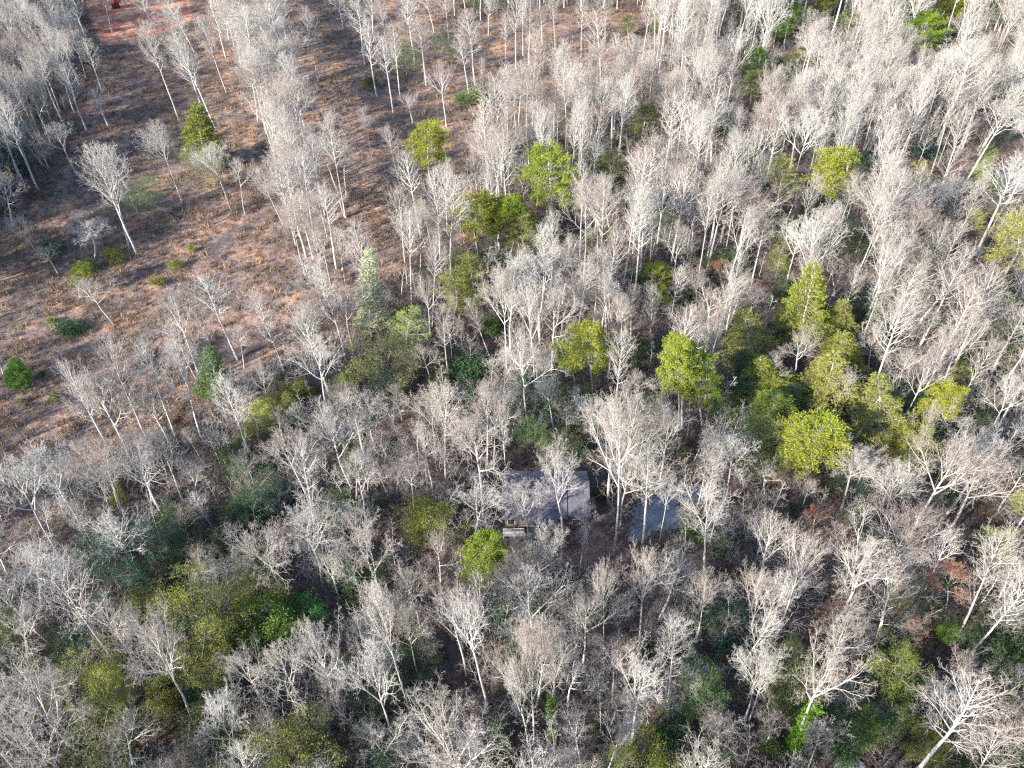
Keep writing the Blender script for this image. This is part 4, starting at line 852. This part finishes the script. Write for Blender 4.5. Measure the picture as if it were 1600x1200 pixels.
# saplings, poles and thicket under the trees
it = []; ms = [merged('sapling', i) for i in range(5)]+[merged('pole', i) for i in range(4)]
for x, y in scan(3.6):
    if blocked(x, y): continue
    f = max(polydist(x, y, WFIELD), polydist(x, y, WCLEAR2))
    if f > 0 or (f > -6 and R.random() < .4): continue
    if R.random() > .72: continue
    pole = R.random() < .45
    h = R.uniform(7, 15) if pole else R.uniform(3.5, 9.5)
    if keepclear(x, y, h, h*.3): continue
    s = h/(15 if pole else 10); i = 5+R.randrange(4) if pole else R.randrange(5)
    it.append((x, y, gz(x, y), (R.gauss(0, .06), R.gauss(0, .06), R.random()*6.28), (s*R.uniform(.8, 1.2),)*2+(s,), i))
scatter('saplings', ms, it, 'bare saplings and thin poles crowding beneath the tall trees', 'saplings'); print('saplings', len(it))
it = []; ms = [merged('thicket', i) for i in range(4)]
for x, y in scan(2.6):
    if blocked(x, y): continue
    f = max(polydist(x, y, WFIELD), polydist(x, y, WCLEAR2))
    if R.random() > (.8 if f < 0 else .55): continue
    s = R.uniform(.5, 1.25)*(1 if f < 0 else .55); it.append((x, y, gz(x, y), (0, 0, R.random()*6.28), (s*1.2, s*1.2, s), R.randrange(4)))
scatter('undergrowth', ms, it, 'tangled brown twiggy undergrowth over the forest floor', 'undergrowth'); print('thicket', len(it))
it = []; ms = [merged('shrub', i, M_UNDER) for i in range(4)]+[merged('broadleaf', i, M_UNDER) for i in range(4)]
for x, y in scan(5.5):
    if blocked(x, y): continue
    f = max(polydist(x, y, WFIELD), polydist(x, y, WCLEAR2))
    if f > -5: continue
    n = noise.noise(Vector((x*.035, y*.035, 31)))
    qx, qy, _ = proj(x, y, 0)
    if R.random() >   .52+n*.9+(.2 if qx < 620 and qy > 640 else 0): continue
    b = R.random() < .35; h = R.uniform(3, 7) if b else R.uniform(1.2, 3.6)
    s = h/(10 if b else 4); it.append((x, y, gz(x, y), (0, 0, R.random()*6.28), (s*R.uniform(1, 1.5),)*2+(s,), R.randrange(4)+(4 if b else 0)))
scatter('evergreen_undergrowth', ms, it, 'low dark green laurel and holly undergrowth beneath the bare trees', 'undergrowth'); print('evergreen', len(it))
# dry grass and weeds on the field, leaf litter in the wood
def tuft(seed, n, h, r, mat, w=.05, flat=False):
    rng = np.random.default_rng(seed)
    C = np.stack([rng.normal(0, r, n), rng.normal(0, r, n), rng.uniform(0, .08, n)], 1)
    v, f = leaves(C, 1, h, w, rng, 1.6 if not flat else .1, .02)
    return mesh_from('tuft', v, f, [mat])
ms = [tuft(i, 34, .75, .35, M_GRASS, .10) for i in range(4)]+[tuft(9+i, 40, .5, .5, M_GRASS, .13) for i in range(2)]
it = []
for x, y in scan(1.05):
    f = max(polydist(x, y, WFIELD), polydist(x, y, WCLEAR2))
    if f < -3 or polydist(x, y, WCLAY) > -1: continue
    n = noise.noise(Vector((x*.08, y*.08, 5)))
    if R.random() > .62+.5*n: continue
    s = R.uniform(.6, 1.5); it.append((x, y, gz(x, y), (0, 0, R.random()*6.28), (s, s, s*R.uniform(.6, 1.3)), R.randrange(6)))
scatter('field_grass', ms, it, 'brown and tan dry grass and weeds covering the open field', 'grass'); print('grass', len(it))
ms = [tuft(30+i, 40, .30, .7, M_LITTER, .22, True) for i in range(4)]
it = []
for x, y in scan(1.7):
    if any(inpoly(x, y, p) for p in (WLAWN, WYARD, WHOUSE, WROAD)): continue
    if max(polydist(x, y, WFIELD), polydist(x, y, WCLEAR2)) > 2 or R.random() > .7: continue
    if inpoly(x, y, WDRIVE) and R.random() < .8: continue
    it.append((x, y, gz(x, y)+.05, (0, 0, R.random()*6.28), (R.uniform(.8, 1.5),)*3, R.randrange(4)))
scatter('leaf_litter', ms, it, 'fallen brown and rust leaves on the forest floor', 'leaves')

# ------------------------------------------------------------------ the house
class MB:
    def __init__(s): s.v, s.f = [], []
    def quadbox(s, c8):                      # eight corners: bottom four then top four, counter-clockwise
        o = len(s.v); s.v += [tuple(p) for p in c8]
        s.f += [(o+3, o+2, o+1, o), (o+4, o+5, o+6, o+7)]+[(o+i, o+(i+1) % 4, o+4+(i+1) % 4, o+4+i) for i in range(4)]
    def box(s, x0, x1, y0, y1, z0, z1):
        s.quadbox([(x0, y0, z0), (x1, y0, z0), (x1, y1, z0), (x0, y1, z0), (x0, y0, z1), (x1, y0, z1), (x1, y1, z1), (x0, y1, z1)])
    def build(s, name, mat, parent=None, bevel=0):
        o = link(name, mesh_from(name, s.v, s.f, [mat]), parent)
        if bevel:
            b = o.modifiers.new('bevel', 'BEVEL'); b.width = bevel; b.segments = 2
        return o
def plain(name, colr, rough=.7, var=.15, scale=3):
    m, nt, b = newmat(name, rough); tc = N(nt, 'ShaderNodeTexCoord'); n = noise_n(nt, scale, 5, .6, tc.outputs['Object'])
    r = ramp(nt, [(.3, tuple(c*(1-var) for c in colr)), (.7, tuple(c*(1+var) for c in colr))]); nt.links.new(n.outputs[0], r.inputs[0]); nt.links.new(r.outputs[0], b.inputs['Base Color']); return m
def roof_mat():
    m, nt, b = newmat('shingles', .9); tc = N(nt, 'ShaderNodeTexCoord')
    mp = N(nt, 'ShaderNodeMapping'); mp.inputs['Scale'].default_value = (1, 1, 1); nt.links.new(tc.outputs['Object'], mp.inputs[0])
    br = N(nt, 'ShaderNodeTexBrick'); nt.links.new(mp.outputs[0], br.inputs[0]); br.inputs['Scale'].default_value = 1.0
    br.inputs['Brick Width'].default_value = .33; br.inputs['Row Height'].default_value = .14; br.inputs['Mortar Size'].default_value = .008
    br.inputs['Color1'].default_value = (.115, .112, .14, 1); br.inputs['Color2'].default_value = (.085, .085, .11, 1); br.inputs['Mortar'].default_value = (.07, .06, .06, 1)
    n = noise_n(nt, .5, 6, .7, tc.outputs['Object']); r = ramp(nt, [(.32, (.75, .75, .78)), (.68, (1.3, 1.22, 1.15))]); nt.links.new(n.outputs[0], r.inputs[0])
    nt.links.new(mix(nt, 1, br.outputs[0], r.outputs[0], 'MULTIPLY'), b.inputs['Base Color'])
    bp = N(nt, 'ShaderNodeBump'); bp.inputs['Distance'].default_value = .02; nt.links.new(br.outputs['Fac'], bp.inputs['Height']); bp.invert = True; nt.links.new(bp.outputs[0], b.inputs['Normal'])
    return m
MR = roof_mat(); MWALL = plain('wood_siding', (.13, .10, .085)); MTRIM = plain('trim_paint', (.55, .52, .48)); MDECK = plain('weathered_deck', (.42, .39, .36)); MGLASS = plain('window_glass', (.03, .04, .05), .08); MCH = plain('chimney_brick', (.3, .16, .12))
ze, zr = 3.1, 5.6
xl, yf = ground_at(784, 811, ze); xr, _ = ground_at(923, 811, ze); _, yr = ground_at(850, 752, zr); yb = yr+(yr-yf)*.62
xm = ground_at(887, 811, ze)[0]; zbk = zr-(zr-ze)*.62
house = empty('house', ((xl+xr)/2, (yf+yb)/2, 0)); tag(house, 'low house with a brown shingle roof half hidden by bare trees', 'house')
hc = Vector(house.location)
def hb(): return MB()
def slope(name, x0, x1, y0, z0, y1, z1, th, mat, parent):
    m = MB(); X0, X1, Y0, Y1 = x0-hc.x, x1-hc.x, y0-hc.y, y1-hc.y
    lo = [(X0, Y0, z0-th), (X1, Y0, z0-th), (X1, Y1, z1-th), (X0, Y1, z1-th)]; hi = [(X0, Y0, z0), (X1, Y0, z0), (X1, Y1, z1), (X0, Y1, z1)]
    m.quadbox(lo+hi); return m.build(name, mat, parent)
roof = slope('roof', xl, xm-.03, yf, ze, yr, zr, .16, MR, house)
slope('roof', xm+.12, xr, yf+.35, ze+.18, yr-.02, zr+.04, .16, MR, house)
slope('roof', xl+.05, xr-.05, yr+.005, zr-.012, yb, zbk-.012, .16, MR, house)
slope('porch_roof', ground_at(820, 811, ze)[0], ground_at(872, 811, ze)[0], yf-.95, ze-.42, yf-.01, ze-.10, .1, MR, house)
m = MB(); m.box(xl-hc.x, xr-hc.x, yr-.12-hc.y, yr+.12-hc.y, zr+.045, zr+.10); m.build('ridge_cap', MR, house)
m = MB(); m.box(xl+.5-hc.x, xr-.5-hc.x, yf+.6-hc.y, yb-.5-hc.y, 0, ze-.2)
o = len(m.v)
for xx in (xl+.5-hc.x, xr-.5-hc.x-.2):
    Y0, Y1, Ym = yf+.6-hc.y, yb-.5-hc.y, yr-hc.y
    m.quadbox([(xx, Y0, ze-.2), (xx+.2, Y0, ze-.2), (xx+.2, Ym, ze-.2), (xx, Ym, ze-.2), (xx, Y0, ze-.12), (xx+.2, Y0, ze-.12), (xx+.2, Ym, zr-.2), (xx, Ym, zr-.2)])
m.build('wall', MWALL, house)
for wx in (-5.6, -2.6, 4.9):
    m = MB(); m.box(wx-.6, wx+.6, yf+.54-hc.y, yf+.6-hc.y, 1.0, 2.3); w_ = m.build('window', MTRIM, house)
    m = MB(); m.box(wx-.52, wx+.52, yf+.51-hc.y, yf+.537-hc.y, 1.08, 2.22); m.build('pane', MGLASS, w_)
m = MB(); m.box(-.2, .75, yf+.54-hc.y, yf+.6-hc.y, .1, 2.15); dr = m.build('door', plain('door_paint', (.2, .08, .06)), house)
m = MB(); m.box(.6, .66, yf+.49-hc.y, yf+.54-hc.y, 1.0, 1.1); m.build('handle', MTRIM, dr)
m = MB(); m.box(xl-hc.x+.2, xl-hc.x+3.6, yf-1.6-hc.y, yf-.2-hc.y, .75, .85)
for k in range(14): m.box(xl-hc.x+.2+k*.245, xl-hc.x+.42+k*.245, yf-1.65-hc.y, yf-.15-hc.y, .853, .885)
for px_ in (.25, 1.9, 3.45):
    for py_ in (-1.55, -.35): m.box(xl-hc.x+px_, xl-hc.x+px_+.12, yf+py_-hc.y, yf+py_+.12-hc.y, 0, .75)
m.build('deck', MDECK, house)
m = MB(); m.box(xl-hc.x+.15, xl-hc.x+3.7, yf-1.72-hc.y, yf-1.66-hc.y, 1.65, 1.75)
m.box(xl-hc.x+.15, xl-hc.x+3.7, yf-1.85-hc.y, yf-1.55-hc.y, 1.753, 1.79)
for k in range(15): m.box(xl-hc.x+.2+k*.245, xl-hc.x+.24+k*.245, yf-1.71-hc.y, yf-1.67-hc.y, .75, 1.65)
m.build('railing', plain('pale_wood', (.36, .34, .32)), house)
m = MB(); m.box(xr-hc.x+.1, xr-hc.x+1.1, yf+2.4-hc.y, yf+5.0-hc.y, 2.2, 2.32); m.box(xr-hc.x-.45, xr-hc.x+1.0, yf+2.5-hc.y, yf+4.9-hc.y, 0, 2.19); m.build('side_store', MWALL, house)

# ------------------------------------------------------------------ red digger on the clay
dx, dy = ground_at(182, 12); dig = empty('excavator', (dx, dy, gz(dx, dy)+.02), (0, 0, .35)); tag(dig, 'small red digger standing on the bare clay at the top edge', 'digger')
MRED = plain('red_paint', (.30, .025, .025), .5); MBLK = plain('black_rubber', (.03, .03, .03)); MGREY = plain('steel', (.2, .2, .2), .5)
for s in (-1, 1):
    m = MB(); Y = s*.95; pr = [(-1.5, .35), (-1.2, 0), (1.2, 0), (1.5, .35), (1.2, .72), (-1.2, .72)]
    o = 0; m.v = [(a, Y-.25, b) for a, b in pr]+[(a, Y+.25, b) for a, b in pr]; m.f = [tuple(range(6)), tuple(range(11, 5, -1))]+[(i+6, (i+1) % 6+6, (i+1) % 6, i) for i in range(6)]
    m.build('track', MBLK, dig, .03)
m = MB(); m.box(-1.4, 1.1, -1.05, 1.05, .78, 1.1); m.box(-1.5, -.2, -1.0, 1.0, 1.103, 1.9); m.build('body', MRED, dig, .06)
m = MB(); m.box(-.15, 1.05, .05, 1.0, 1.103, 2.5); m.box(-.2, 1.1, 0, 1.05, 2.503, 2.6); cb = m.build('cab', MRED, dig, .03)
m = MB(); m.box(1.052, 1.07, .15, .9, 1.6, 2.4); m.build('window', MGLASS, cb)
T = Tubes(); T.add([Vector((1.0, -.4, 1.2)), Vector((2.0, -.4, 2.9)), Vector((3.1, -.4, 3.3))], [.18, .2, .14], 4); v, f = T.arrays(); link('boom', mesh_from('boom', v, f, [MRED]), dig)
T = Tubes(); T.add([Vector((2.95, -.4, 3.4)), Vector((3.7, -.4, 1.2))], [.14, .1], 4); v, f = T.arrays(); link('arm', mesh_from('arm', v, f, [MBLK]), dig)
m = MB(); m.quadbox([(3.2, -.8, .2), (3.7, -.8, .1), (3.7, 0, .1), (3.2, 0, .2), (3.4, -.8, 1.0), (3.95, -.8, 1.1), (3.95, 0, 1.1), (3.4, 0, 1.0)]); m.build('bucket', MGREY, dig)
